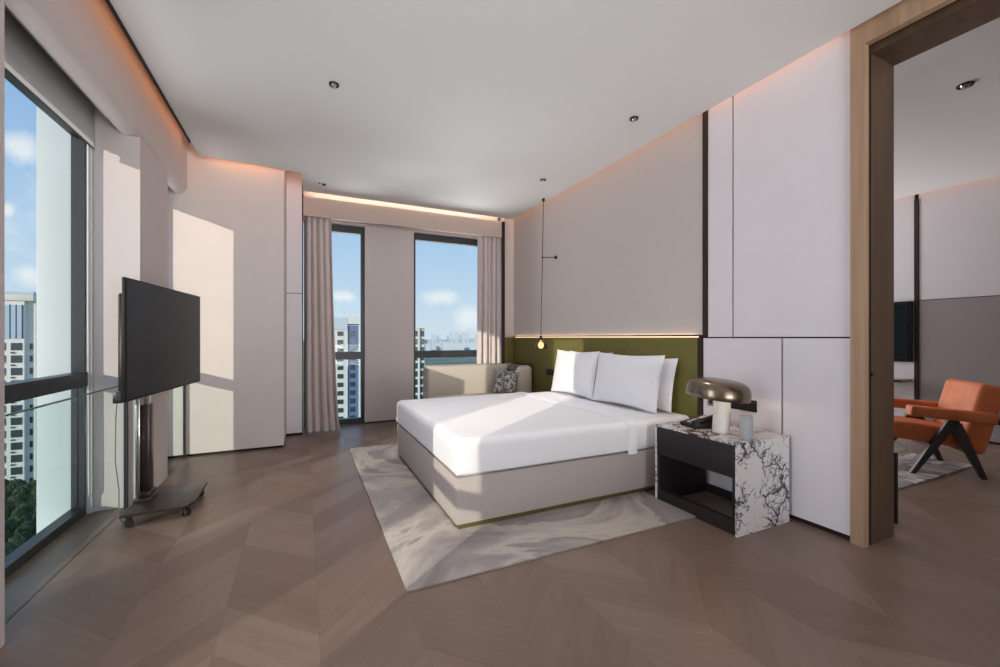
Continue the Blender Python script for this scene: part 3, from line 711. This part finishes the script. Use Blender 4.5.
# ------------------------------------------------------------------ downlights
def downlight(x, y, label, z=ZC, r=0.034):
    t = thing('downlight', label, 'downlight', (x, y, z), 0, 'recessed ceiling downlights')
    MB().lathe([(r*0.72, -0.001), (r*0.75, -0.010), (r*0.95, -0.012), (r, -0.008), (r, -0.0005), (r*0.72, -0.0005)], (x, y, z), 28).build('ring', M['blackm'], t, smooth=60)
    MB().lathe([(0, -0.022), (r*0.40, -0.018), (r*0.60, -0.004), (0, -0.0008)], (x, y, z), 24).build('lens', M['chrome'], t, smooth=60)
downlight(0.195*1.78/1.82, 3.215*1.78/1.82, 'recessed downlight nearest the left window')
downlight(2.477*1.78/1.82, 2.654*1.78/1.82, 'recessed downlight above the right side of the bed')
downlight(2.438, 4.044, 'recessed downlight just above the hanging pendant')
t = thing('ceiling_sensor', 'tiny sprinkler head in the ceiling near the left curtain', 'sprinkler', (0.20, 5.249, ZC))
MB().cyl((0.211, 5.249, ZC - 0.014), (0.211, 5.249, ZC - 0.0005), 0.02).build('rosette', M['blackm'], t)
MB().cyl((0.162, 5.232, ZC - 0.008), (0.162, 5.232, ZC - 0.0005), 0.009).build('pilot', M['blackm'], t)

# ------------------------------------------------------------------ television on rolling stand
A = Vector((-0.914, 3.035)); B = Vector((-0.790, 4.242)); ang = math.atan2(B.y - A.y, B.x - A.x)
cxy = (A + B) / 2; WTV = (B - A).length; Z0, Z1 = 0.8315, 1.5425
tv = thing('television', 'large flat black television screen on the rolling stand', 'television', (cxy.x, cxy.y, Z0), ang)
# local: x along width, -y faces the room
m = MB(); m.box(-WTV/2, WTV/2, 0.0, 0.018, 0, Z1-Z0, bev=0.003); T(m, 'panel', M['black'], tv)
m = MB(); m.box(-WTV/2+0.008, WTV/2-0.008, -0.0025, 0.0, 0.012, Z1-Z0-0.008); T(m, 'screen', M['screen'], tv)
m = MB(); m.box(-WTV/2+0.12, WTV/2-0.12, 0.018, 0.055, 0.05, 0.52, bev=0.015); T(m, 'back_housing', M['black'], tv)
m = MB(); m.box(-WTV/2+0.004, -WTV/2+0.03, 0.018, 0.040, 0.06, 0.62, bev=0.012); T(m, 'rear_edge', M['polemetal'], tv)
m = MB(); m.box(-WTV/2-0.004, -WTV/2+0.04, 0.018, 0.058, -0.004, 0.062, bev=0.004); T(m, 'connector_box', M['frame'], tv)
st = thing('tv_stand', 'rolling metal stand with dark base plate carrying the television', 'stand', (-0.86, 3.61, 0))
m = MB(); m.prism([(-1.035, 3.345), (-0.695, 3.395), (-0.672, 3.45), (-0.672, 3.86), (-0.70, 3.88), (-1.035, 3.88)], 0.072, 0.090, bev=0.003); m.build('base_plate', M['baseplate'], st)
MB().box(-1.010, -0.955, 3.600, 3.690, 0.090, 0.74, bev=0.008).build('lower_column', M['polemetal'], st)
MB().box(-1.022, -0.998, 3.560, 3.590, 0.115, 0.80, bev=0.004).build('side_rail', M['chrome'], st)
MB().box(-1.000, -0.966, 3.612, 3.676, 0.74, 1.32, bev=0.006).build('upper_column', M['chrome'], st)
m = MB(); m.box(-1.034, -0.935, 3.55, 3.72, 0.090, 0.115, bev=0.004); m.box(-1.02, -0.945, 3.585, 3.70, 0.115, 0.15, bev=0.004); m.build('column_foot', M['polemetal'], st)
Rt = Matrix.Translation((cxy.x, cxy.y, 0)) @ Matrix.Rotation(ang, 4, 'Z')
m = MB(); m.box(-0.23, 0.23, 0.057, 0.075, 1.02, 1.06, mat=Rt); m.box(-0.23, 0.23, 0.057, 0.075, 1.28, 1.32, mat=Rt); m.box(-0.08, 0.08, 0.06, 0.125, 1.0, 1.34, mat=Rt)
m.build('mount', M['blackm'], st, smooth=0)
for i, (x, y, a) in enumerate([(-1.0, 3.385, 0.4), (-0.72, 3.435, 1.1), (-1.005, 3.84, 2.0), (-0.71, 3.83, 0.2)]):
    R = Matrix.Translation((x, y, 0)) @ Matrix.Rotation(a, 4, 'Z')
    c = MB(); c.cyl((0, 0, 0.060), (0, 0, 0.072), 0.02); c.box(-0.014, 0.014, -0.006, 0.006, 0.03, 0.062, bev=0.002)
    bmesh.ops.transform(c.bm, matrix=R, verts=c.bm.verts); fork = c.build('caster', M['blackm'], st)
    c = MB(); c.cyl((0, -0.019, 0.023), (0, -0.008, 0.023), 0.023); c.cyl((0, 0.008, 0.023), (0, 0.019, 0.023), 0.023)
    bmesh.ops.transform(c.bm, matrix=R, verts=c.bm.verts); c.build('wheel', M['rubber'], fork)
cb = MB().tube([(-1.0, 3.20, 0.87), (-1.04, 3.30, 0.70), (-1.03, 3.26, 0.45), (-1.04, 3.35, 0.25), (-1.045, 3.36, 0.08), (-1.045, 3.42, 0.02), (-1.05, 3.60, 0.006), (-1.05, 3.72, 0.006)], 0.003).build('power_cord', M['cableg'])
tag(cb, 'thin grey cord hanging from the television to the floor', 'cord')

# ------------------------------------------------------------------ sofa with cushion and throw
so = thing('sofa', 'low cream sofa behind the bed under the back window', 'sofa', (2.1, 5.2, 0))
m = soft_slab(1.455, 2.62, 5.30, 5.58, 0.06, 0.825, 0.05, 4, 2, wr=0.002); m.build('backrest', M['sofa'], so, smooth=60)
m = soft_slab(2.60, 2.86, 4.985, 5.58, 0.06, 0.82, 0.075, 2, 4, wr=0.002); m.build('armrest', M['sofa'], so, smooth=60)
m = soft_slab(1.455, 2.595, 4.74, 5.295, 0.26, 0.44, 0.05, 4, 3, puff=0.01); m.build('seat_cushion', M['sofa'], so, smooth=60)
MB().box(1.47, 2.595, 4.76, 5.295, 0.06, 0.262, bev=0.01).build('seat_base', M['sofa'], so)
for (x, y) in ((1.52, 4.82), (2.55, 4.82), (1.52, 5.5), (2.78, 5.5)): MB().cyl((x, y, 0), (x, y, 0.062), 0.018, 0.022).build('leg', M['blackm'], so)
m = pillow(0.33, 0.33, 0.12, 2.0)
bmesh.ops.transform(m.bm, matrix=Matrix.Translation((2.455, 5.045, 0.605)) @ Matrix.Rotation(math.radians(-52), 4, 'Z') @ Matrix.Rotation(math.radians(68), 4, 'X'), verts=m.bm.verts)
tag(m.build('cushion', M['cushion'], smooth=70), 'small black and white patterned cushion leaning in the sofa corner', 'cushion')
th = thing('throw_blanket', 'grey striped throw hung over the sofa armrest', 'blanket', (2.72, 5.2, 0.83))
def drape(y0, y1, off):
    m = MB(); pr = []
    r = 0.080 + off
    pr = [(2.60 - off, 0.50), (2.60 - off, 0.62), (2.60 - off, 0.745)] + [(2.675 - r*math.cos(t), 0.745 + r*math.sin(t)) for t in [PI/2*k/6 for k in range(1, 7)]]
    pr += [(2.72, 0.825 + off), (2.785, 0.825 + off)] + [(2.785 + r*math.sin(t), 0.745 + r*math.cos(t)) for t in [PI/2*k/6 for k in range(1, 5)]]
    rows = []
    for j in range(9):
        y = y0 + (y1 - y0) * j / 8
        rows.append([m.bm.verts.new((x, y + 0.012*math.sin(k*0.8), z)) for k, (x, z) in enumerate(pr)])
    for a, b in zip(rows, rows[1:]):
        for k in range(len(pr)-1): m.bm.faces.new([a[k], a[k+1], b[k+1], b[k]])
    bmesh.ops.solidify(m.bm, geom=m.bm.faces[:], thickness=0.006)
    return m
drape(5.025, 5.28, 0.008).build('cloth', M['throw'], th, smooth=60)
drape(5.035, 5.048, 0.0150).build('stripe', M['throwstripe'], th, smooth=60)
drape(5.19, 5.203, 0.0150).build('stripe', M['throwstripe'], th, smooth=60)

# ------------------------------------------------------------------ lounge seen through the doorway
XF = 7.0
c = MB().box(3.25, 6.90, -3.4, 6.2, ZC, 3.06).build('ceiling_lounge', M['ceil'], smooth=0); struct(c, 'white ceiling of the lounge', 'ceiling')
sbox('wall_lounge', (XF + 0.02, XF + 0.2, -3.7, 6.35, 0, ZT), M['dark'], None, 'far wall of the lounge behind its panels', 'wall')
def lp(y0, y1, z0, z1, mat, label): sbox('wall_panel', (XF, XF + 0.02, y0, y1, z0, z1), mat, None, label, 'wall panel')
lp(-3.4, 2.50, 1.672, ZT, M['panelo'], 'pale upper panel on the far lounge wall')
lp(-3.4, 2.50, 0.03, 1.662, M['greyp'], 'dark grey lower panel on the far lounge wall')
lp(2.545, 4.2, 0.03, ZT, M['panelo'], 'pale panel behind the lounge television')
sbox('trim_7', (XF - 0.012, XF + 0.02, 2.503, 2.542, 0.0, ZC - 0.04), M['bronze'], None, 'dark vertical strip on the far lounge wall', 'trim')
w = MB(); w.box(3.22, 7.2, -3.7, -3.5, 0, ZT); w.box(3.22, 3.9, 6.15, 6.35, 0, ZT); w.box(6.5, 7.2, 6.15, 6.35, 0, ZT); w.box(3.9, 6.5, 6.15, 6.35, 2.75, ZT); w.box(3.9, 6.5, 6.15, 6.35, 0, 0.1)
struct(w.build('wall_lounge_ends', M['paint'], smooth=0), 'end walls of the lounge', 'wall')
t = thing('television', 'dark television hung on the far lounge wall', 'television', (XF, 3.05, 1.27))
MB().box(XF - 0.045, XF - 0.001, 2.555, 3.65, 0.889, 1.66, bev=0.004).build('housing', M['black'], t)
MB().box(XF - 0.049, XF - 0.045, 2.585, 3.62, 0.925, 1.625).build('screen', M['tvdark'], t, smooth=0)
t = thing('wall_shelf', 'thin wooden shelf under the lounge television', 'shelf', (XF, 3.1, 0.65))
MB().box(XF - 0.30, XF - 0.001, 2.56, 3.9, 0.640, 0.668, bev=0.003).build('board', M['shelfwood'], t)
MB().box(XF - 0.302, XF - 0.30, 2.56, 3.9, 0.640, 0.668).build('front_edge', M['blackm'], t, smooth=0)
rug('rug', 3.75, 5.66, 1.63, 4.2, M['rug2'], 'grey and white patterned rug under the orange armchair')
downlight(4.31*1.78/1.82, 1.29*1.78/1.82, 'recessed downlight in the lounge ceiling beyond the doorway', r=0.045)

# side table
t = thing('side_table', 'round stone topped side table just inside the lounge doorway', 'table', (3.47, 1.52, 0))
MB().lathe([(0, 0.475), (0.225, 0.475), (0.235, 0.482), (0.235, 0.497), (0.228, 0.502), (0, 0.502)], (3.42, 1.525, 0), 48).build('table_top', M['stone'], t)
for (x, y) in ((3.465, 1.352), (3.29, 1.62), (3.52, 1.64)): MB().cyl((x, y, 0), (x, y, 0.476), 0.013, n=16).build('leg', M['blackm'], t)

# armchair; local +x front, +y toward camera side
near_f = Vector((4.809, 1.783)); near_b = Vector((5.165, 1.418)); fd = (near_f - near_b).normalized()
sd = Vector((-fd.y, fd.x)); mid = (near_f + near_b) / 2
if sd.dot(mid) > 0: sd = -sd       # toward the camera
HW = 0.285
cen = mid - sd * HW
cha = thing('armchair', 'orange leather armchair with dark A-shaped wooden legs in the lounge', 'armchair', (cen.x, cen.y, 0.012), math.atan2(fd.y, fd.x))
sgn = 1 if (Vector((-fd.y, fd.x)).dot(sd) > 0) else -1
XZ = lambda yy: Matrix(((1, 0, 0, 0), (0, 0, -1, yy), (0, 1, 0, 0), (0, 0, 0, 1)))
for s in (1, -1):
    y = s * HW * sgn
    m = MB()   # A frame
    m.prism([(0.255, 0.0), (0.215, 0.0), (-0.075, 0.46), (-0.075, 0.49), (-0.005, 0.49), (0.01, 0.46)], -0.018, 0.018, mat=XZ(y), bev=0.003)
    fr = m; T(fr, 'leg', M['legwood'], cha)
    m = MB(); m.prism([(-0.255, 0.0), (-0.215, 0.0), (-0.02, 0.40), (-0.005, 0.46), (-0.09, 0.46)], -0.017, 0.017, mat=XZ(y), bev=0.003); T(m, 'leg', M['legwood'], cha)
    m = MB(); m.box(-0.30, 0.265, -0.055, 0.055, -0.045, 0.045, bev=0.018, seg=3, mat=Matrix.Translation((0.0, y + s*sgn*0.01, 0.532)) @ Matrix.Rotation(math.radians(-4), 4, 'Y')); T(m, 'armrest', M['orange'], cha)
m = MB(); m.box(-0.27, 0.32, -0.235, 0.235, -0.08, 0.08, bev=0.04, seg=4, mat=Matrix.Translation((0.03, 0, 0.33)) @ Matrix.Rotation(math.radians(-7), 4, 'Y')); T(m, 'seat', M['orange'], cha)
m = MB(); m.box(-0.085, 0.085, -0.245, 0.265, -0.30, 0.30, bev=0.045, seg=4, mat=Matrix.Translation((-0.255, 0, 0.495)) @ Matrix.Rotation(math.radians(-14), 4, 'Y')); T(m, 'backrest', M['orange'], cha)
m = MB(); m.box(-0.02, 0.02, -0.29, 0.29, -0.02, 0.02, mat=Matrix.Translation((0.10, 0, 0.255))); m.box(-0.02, 0.02, -0.29, 0.29, -0.02, 0.02, mat=Matrix.Translation((-0.115, 0, 0.24))); T(m, 'crossbar', M['legwood'], cha)
m = MB(); m.box(-0.02, 0.02, -0.30, 0.30, -0.022, 0.022, mat=Matrix.Translation((-0.375, 0, 0.475))); T(m, 'back_rail', M['legwood'], cha)

# ------------------------------------------------------------------ outside
GZ = -36.0
sbox('ground', (-2500, 4500, -300, 6500, GZ - 1, GZ), M['ground'], None, 'green and grey city ground far below', 'ground')
fin = MB(); fin.box(-1.69, -1.44, 4.0, 4.32, GZ, 4.5, bev=0.01)
fin = fin.build('facade_column', M['fin']); tag(fin, 'white exterior column just outside the left window', 'column')

fa = math.atan(196 / 416.667); FX, FY = math.sin(fa), math.cos(fa)
def at(u, d):
    k = (u - 500) / 416.667
    return Vector((d*(FX + FY*k), d*(FY - FX*k)))
WIN = {}
def win_mesh(w, h, dp):
    key = (w, h, dp)
    if key not in WIN:
        m = MB().box(-w/2, w/2, -dp, dp, -h/2, h/2); me = m.build('win_src', M['winfar'], smooth=0)
        WIN[key] = me.data; bpy.data.objects.remove(me)
    return WIN[key]
def addwin(par, name, w, h, dp, loc):
    o = bpy.data.objects.new(name, win_mesh(w, h, dp)); COL.objects.link(o); o.parent = par; o.location = loc; return o

# tower outside left window (local x to the right in view, local -y toward camera)
def tower_frame(name, label, u, d, yaw=0.0):
    p = at(u, d); a = math.atan2(-p.x, p.y) + yaw
    return thing(name, label, 'building', (p.x, p.y, GZ), a)
tw = tower_frame('apartment_tower', 'pale apartment tower seen through the tall left window', 18, 100, -0.45)
s = 100/416.667 * 0.64
m = MB(); m.box(-9, 1.1, 0, 12, 0, 46.0); m.box(1.1, 2.7, 1.0, 12, 0, 46.0); m.box(-9.3, 2.9, -0.4, 12.4, 46.0, 47.6, bev=0.1); T(m, 'walls', M['concrete'], tw)
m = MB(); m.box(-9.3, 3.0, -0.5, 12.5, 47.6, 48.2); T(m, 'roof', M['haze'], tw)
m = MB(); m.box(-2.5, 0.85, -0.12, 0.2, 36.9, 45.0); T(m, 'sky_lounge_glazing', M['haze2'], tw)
for k in range(4): addwin(tw, 'glazing_bar', 0.14, 8.1, 0.10, (-2.4 + k*1.06, -0.10, 41.0))
for r_ in range(12):
    z = 35.0 - r_*2.98
    addwin(tw, 'window', 1.9, 1.75, 0.12, (-0.25, -0.02, z)); addwin(tw, 'window', 1.5, 1.75, 0.12, (-2.9, -0.02, z)); addwin(tw, 'window', 0.5, 1.5, 0.12, (1.9, 0.98, z))
    addwin(tw, 'air_conditioner', 0.5, 0.35, 0.25, (-0.9, -0.1, z - 1.45))

tA = tower_frame('apartment_tower', 'white tower with a blue window bay seen through the narrow back window', 350, 149, 0.0)
m = MB(); m.box(-9, -0.8, 0, 14, 0, 44.2); m.box(2.9, 9, 0.3, 14, 0, 44.2); m.box(-0.8, 2.9, 1.0, 14, 0, 41.5); m.box(-0.8, 9, -0.2, 13, 42, 45.2); T(m, 'walls', M['concretew'], tA)
m = MB(); m.box(-0.8, 2.9, 0.6, 1.0, 0, 41.5); T(m, 'blue_bay', M['bluewall'], tA)
m = MB(); m.box(-6.5, -0.9, -0.3, 0.0, 40.0, 44.2); T(m, 'roof_screen', M['haze'], tA)
for r_ in range(13):
    z = 38.5 - r_*3.02
    addwin(tA, 'window', 2.0, 1.6, 0.12, (-3.2, -0.02, z)); addwin(tA, 'window', 1.5, 1.6, 0.12, (-6.3, -0.02, z))
    addwin(tA, 'bay_window', 1.7, 1.7, 0.12, (0.9, 0.55, z)); addwin(tA, 'window', 1.2, 1.5, 0.12, (4.3, 0.28, z))
tB = tower_frame('apartment_tower', 'white gridded tower at the left edge of the wide back window', 411, 155, 0.0)
m = MB(); m.box(-6, 3.2, 0, 14, 0, 40.6); m.box(3.2, 5.0, 1.0, 14, 0, 40.6); m.box(-6.2, 5.0, -0.3, 13, 40.6, 41.2); T(m, 'walls', M['concretew'], tB)
for r_ in range(13):
    z = 38.6 - r_*3.0
    for x in (-3.6, 0.0, 1.55, 4.1): addwin(tB, 'window', 1.5 if x != 1.55 else 0.8, 2.1, 0.12, (x if x != 1.55 else 2.0, -0.02 if x < 3 else 0.98, z))
t = None
rnd = random.Random(5)
u = 427.0; k = 0
while u < 486:
    wpx = rnd.uniform(2.0, 5.0); d = rnd.uniform(1300, 2100); wd = wpx*d/416.7*0.93
    top = rnd.choice([334, 336, 338, 340, 341]) + rnd.uniform(-1, 1)
    if u > 446 and rnd.random() < 0.75: top = rnd.uniform(333, 336)
    h = 1.2 + (337.4 - top)*d/416.7 - GZ
    p = at(u + wpx/2, d)
    bt = thing('distant_tower', 'hazy high-rise on the distant skyline beyond the wide back window', 'building', (p.x, p.y, GZ), math.atan2(-p.x, p.y), 'distant skyline towers')
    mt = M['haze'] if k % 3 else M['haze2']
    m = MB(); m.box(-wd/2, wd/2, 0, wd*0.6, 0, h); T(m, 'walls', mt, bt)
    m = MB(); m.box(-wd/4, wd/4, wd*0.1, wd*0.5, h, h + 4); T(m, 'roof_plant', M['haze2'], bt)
    u += wpx * 1.04; k += 1
for k in range(10):
    uu = 428 + k*5.6; d = (980, 1220)[k % 2] + rnd.uniform(-40, 40); p = at(uu, d); wd = rnd.uniform(4.5, 6.5)*d/416.7
    bt = thing('city_block', 'low pale city block beyond the wide back window', 'building', (p.x, p.y, GZ), math.atan2(-p.x, p.y), 'low city blocks')
    h = 1.2 + (337.4 - rnd.uniform(341.5, 345))*d/416.7 - GZ
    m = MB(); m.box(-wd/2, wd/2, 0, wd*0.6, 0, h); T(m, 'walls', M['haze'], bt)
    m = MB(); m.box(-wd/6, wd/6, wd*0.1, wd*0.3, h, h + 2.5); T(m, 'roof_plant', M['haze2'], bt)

def tree_crown(r, seed):
    m = MB(); m.sphere((0, 0, 0), r, 4, (1, 1, 0.9))
    for v in m.bm.verts:
        n = v.co.normalized(); v.co += n * r * (0.28*mnoise.noise(v.co*0.9 + Vector((seed, 0, 0))) + 0.22*mnoise.noise(v.co*2.6 + Vector((seed, 3, 0))) + 0.16*mnoise.noise(v.co*6 + Vector((seed, 5, 0))))
    return m
tk = 0
for rr_ in range(8):
    d = 93 - rr_*4.2
    for q in range(4):
        p = at(-2 + q*4.3*416.67/d/1.0*0.93 + (rr_ % 2)*7, d); k = tk; tk += 1; r_ = rnd.uniform(1.35, 1.6)
        tr = thing('tree', 'dark green tree at the foot of the tower outside the left window', 'tree', (p.x, p.y, GZ), rnd.uniform(0, 6), 'trees below the left window')
        m = MB().cyl((0, 0, 0), (0, 0, 3.6), 0.22, 0.14, n=10); T(m, 'trunk', M['bark'], tr)
        m = tree_crown(r_, k*3.1)
        bmesh.ops.transform(m.bm, matrix=Matrix.Translation((0, 0, 2.6 + r_*0.8)) @ Matrix.Diagonal((1, 1, 1.25, 1)), verts=m.bm.verts); T(m, 'crown', M['leaf'], tr)

# ------------------------------------------------------------------ world
wd = bpy.data.worlds.new('sky'); bpy.context.scene.world = wd; wd.use_nodes = True
nt = wd.node_tree
for n in list(nt.nodes): nt.nodes.remove(n)
out = nt.nodes.new('ShaderNodeOutputWorld'); bg = nt.nodes.new('ShaderNodeBackground')
tc = nt.nodes.new('ShaderNodeTexCoord'); sp = nt.nodes.new('ShaderNodeSeparateXYZ'); nt.links.new(tc.outputs['Generated'], sp.inputs[0])
sky = ramp(nt, sp.outputs[2], [(0.0, (0.66, 0.76, 0.85)), (0.05, (0.60, 0.75, 0.88)), (0.18, (0.46, 0.65, 0.88)), (0.45, (0.24, 0.45, 0.78)), (1.0, (0.12, 0.30, 0.66))])
nz = N(nt, 'ShaderNodeTexNoise', Scale=16.0, Detail=7.0, Roughness=0.6, Distortion=0.4); nt.links.new(tc.outputs['Generated'], nz.inputs['Vector'])
big = N(nt, 'ShaderNodeTexNoise', Scale=3.0, Detail=6.0); nt.links.new(tc.outputs['Generated'], big.inputs['Vector'])
acc = math_n(nt, 'MULTIPLY', math_n(nt, 'SUBTRACT', big.outputs[0], 0.56), 2.0)
def cloud(u, v, wu, wv):
    global acc
    k = (u - 500)/416.667; d = Vector((FX + FY*k, FY - FX*k, (337.4 - v)/416.667)); L = d.length; d = d/L
    ru = wu/416.667/(1 + k*k); rv = wv/416.667/L
    sub = N(nt, 'ShaderNodeVectorMath', operation='SUBTRACT'); nt.links.new(tc.outputs['Generated'], sub.inputs[0]); sub.inputs[1].default_value = d
    mul = N(nt, 'ShaderNodeVectorMath', operation='MULTIPLY'); nt.links.new(sub.outputs[0], mul.inputs[0]); mul.inputs[1].default_value = (1/ru, 1/ru, 1/rv)
    ln = N(nt, 'ShaderNodeVectorMath', operation='LENGTH'); nt.links.new(mul.outputs[0], ln.inputs[0])
    acc = math_n(nt, 'MAXIMUM', acc, math_n(nt, 'SUBTRACT', 1.0, ln.outputs['Value']))
for c_ in ((440, 297, 26, 11), (343, 296, 18, 8), (470, 318, 22, 16), (22, 148, 30, 24), (30, 275, 26, 18), (8, 210, 12, 12)): cloud(*c_)
cl = ramp(nt, math_n(nt, 'ADD', math_n(nt, 'MULTIPLY', acc, 0.8), math_n(nt, 'SUBTRACT', nz.outputs[0], 0.5)), [(0.12, (0, 0, 0)), (0.62, (0.9, 0.9, 0.9))])
mx = nt.nodes.new('ShaderNodeMixRGB'); nt.links.new(cl, mx.inputs[0]); nt.links.new(sky, mx.inputs[1]); mx.inputs[2].default_value = (0.86, 0.90, 0.95, 1)
nt.links.new(mx.outputs[0], bg.inputs[0]); bg.inputs[1].default_value = 1.0
nt.links.new(bg.outputs[0], out.inputs[0])

# ------------------------------------------------------------------ lights
def light(name, typ, loc, energy, col=(1, 1, 1), aim=None, **kw):
    l = bpy.data.lights.new(name, typ); l.energy = energy; l.color = col
    for k, v in kw.items(): setattr(l, k, v)
    o = bpy.data.objects.new(name, l); COL.objects.link(o); o.location = loc
    if aim is not None:
        o.rotation_euler = (Vector(aim) - Vector(loc)).to_track_quat('-Z', 'Y').to_euler()
    return o
az, el = math.radians(51.8), math.atan(0.2515)
sd3 = Vector((math.sin(az)*math.cos(el), math.cos(az)*math.cos(el), -math.sin(el)))
sun = light('sun', 'SUN', (-20, -16, 8), 3.0, (1.0, 0.90, 0.76), angle=math.radians(0.5))
sun.rotation_euler = sd3.to_track_quat('-Z', 'Y').to_euler()
# added area lamps boosting the daylight of windows that are out of view
def area(name, loc, aim, sx, sy, e, col): return light(name, 'AREA', loc, e, col, aim, shape='RECTANGLE', size=sx, size_y=sy)
area('sky_fill_rear', (1.3, -3.75, 1.45), (1.3, 0, 1.45), 2.3, 2.5, 40, (1.0, 0.965, 0.955))
area('sky_fill_left', (-1.46, 0.93, 1.4), (2, 0.93, 1.4), 0.8, 2.2, 35, (0.97, 0.97, 1.0))
# unseen area lamps added outside, standing in for ground bounce on walls and ceiling
area('bounce_fill_left', (-8.0, 3.0, -8.5), (-1.3, 3.0, 1.0), 9, 6, 700, (1.0, 0.98, 0.97))
area('bounce_fill_back', (1.3, 14.0, -4.0), (1.3, 6.1, 1.5), 10, 4.5, 1800, (1.0, 0.98, 0.98))
area('bounce_fill_rear', (1.3, -12.0, -1.6), (1.3, -3.6, 0.6), 9, 5, 2300, (1.0, 0.97, 0.97))
area('sky_fill_lounge', (5.2, 6.4, 1.45), (5.2, 0, 1.3), 2.4, 2.5, 165, (1.0, 0.97, 0.96))  # added unseen lamp beyond the lounge end wall, brightens the lounge
OR = (1.0, 0.42, 0.17)
def strip(name, p, q, aim, wdt, e, col=OR):
    p, q = Vector(p), Vector(q); c = (p + q)/2; ln = (q - p).length
    l = bpy.data.lights.new(name, 'AREA'); l.energy = e; l.color = col; l.shape = 'RECTANGLE'; l.size = ln; l.size_y = wdt
    o = bpy.data.objects.new(name, l); COL.objects.link(o); o.location = c
    z = -Vector(aim).normalized(); x = (q - p).normalized(); y = z.cross(x)
    o.rotation_euler = Matrix((x, y, z)).transposed().to_euler(); return o
strip('cove_right', (2.872, 1.34, 3.17), (2.872, 5.60, 3.17), (0.1, 0, -1), 0.02, 7)
strip('cove_left', (-0.95, -3.0, 3.10), (-0.95, 4.9, 3.10), (-0.8, 0, -0.6), 0.03, 3.5)
strip('cove_panel', (-0.88, 4.98, 3.09), (-0.22, 4.98, 3.09), (0, 1, -0.7), 0.03, 0.5)
strip('cove_panel_narrow', (-0.17, 5.10, 3.09), (-0.03, 5.10, 3.09), (0, 1, -0.25), 0.03, 0.4)
strip('cove_back', (0.05, 5.64, 3.10), (2.65, 5.64, 3.10), (0, 1, -0.1), 0.03, 7, (1.0, 0.80, 0.66))
strip('ledge_glow', (2.893, 2.40, 1.212), (2.893, 5.58, 1.212), (0.2, 0, 1), 0.006, 0.7, (1.0, 0.66, 0.38))
strip('cove_lounge', (6.93, -1.0, 3.09), (6.93, 4.0, 3.09), (1, 0, -0.9), 0.03, 2.0)
light('bulb_glow_lamp', 'POINT', (L0[0]-0.03, L0[1]+0.012, 0.790), 1.6, (1.0, 0.72, 0.42), shadow_soft_size=0.02)
for (x, y, e, ax, ay) in ((0.191, 3.144, 95, 0.35, 3.3), (2.423, 2.596, 40, 1.5, 2.7), (2.438, 4.044, 55, 1.3, 4.0)):
    light('downlight_beam', 'SPOT', (x, y, ZC - 0.03), e, (1.0, 0.95, 0.91), (ax, ay, 0), spot_size=math.radians(84), spot_blend=1.0, shadow_soft_size=0.12)
light('downlight_beam', 'SPOT', (4.31, 1.29, ZC - 0.03), 10, (1.0, 0.93, 0.86), (4.31, 1.29, 0), spot_size=math.radians(150), spot_blend=1.0, shadow_soft_size=0.06)

# ------------------------------------------------------------------ camera and view
sc = bpy.context.scene
cam = bpy.data.cameras.new('camera'); co = bpy.data.objects.new('camera', cam); COL.objects.link(co); sc.camera = co
cam.sensor_width = 36; cam.lens = 15.0; cam.shift_y = 0.0039; cam.clip_start = 0.02; cam.clip_end = 8000
co.location = (0, 0, 1.2); co.rotation_euler = (PI/2, 0, -fa)
sc.view_settings.view_transform = 'Standard'; sc.view_settings.look = 'None'; sc.view_settings.gamma = 1.0
sc.view_settings.use_curve_mapping = False; sc.view_settings.exposure = 0.0
sc.cycles.use_denoising = True
sc.cycles.max_bounces = 8; sc.cycles.diffuse_bounces = 6; sc.cycles.transparent_max_bounces = 16
sc.cycles.sample_clamp_indirect = 6.0
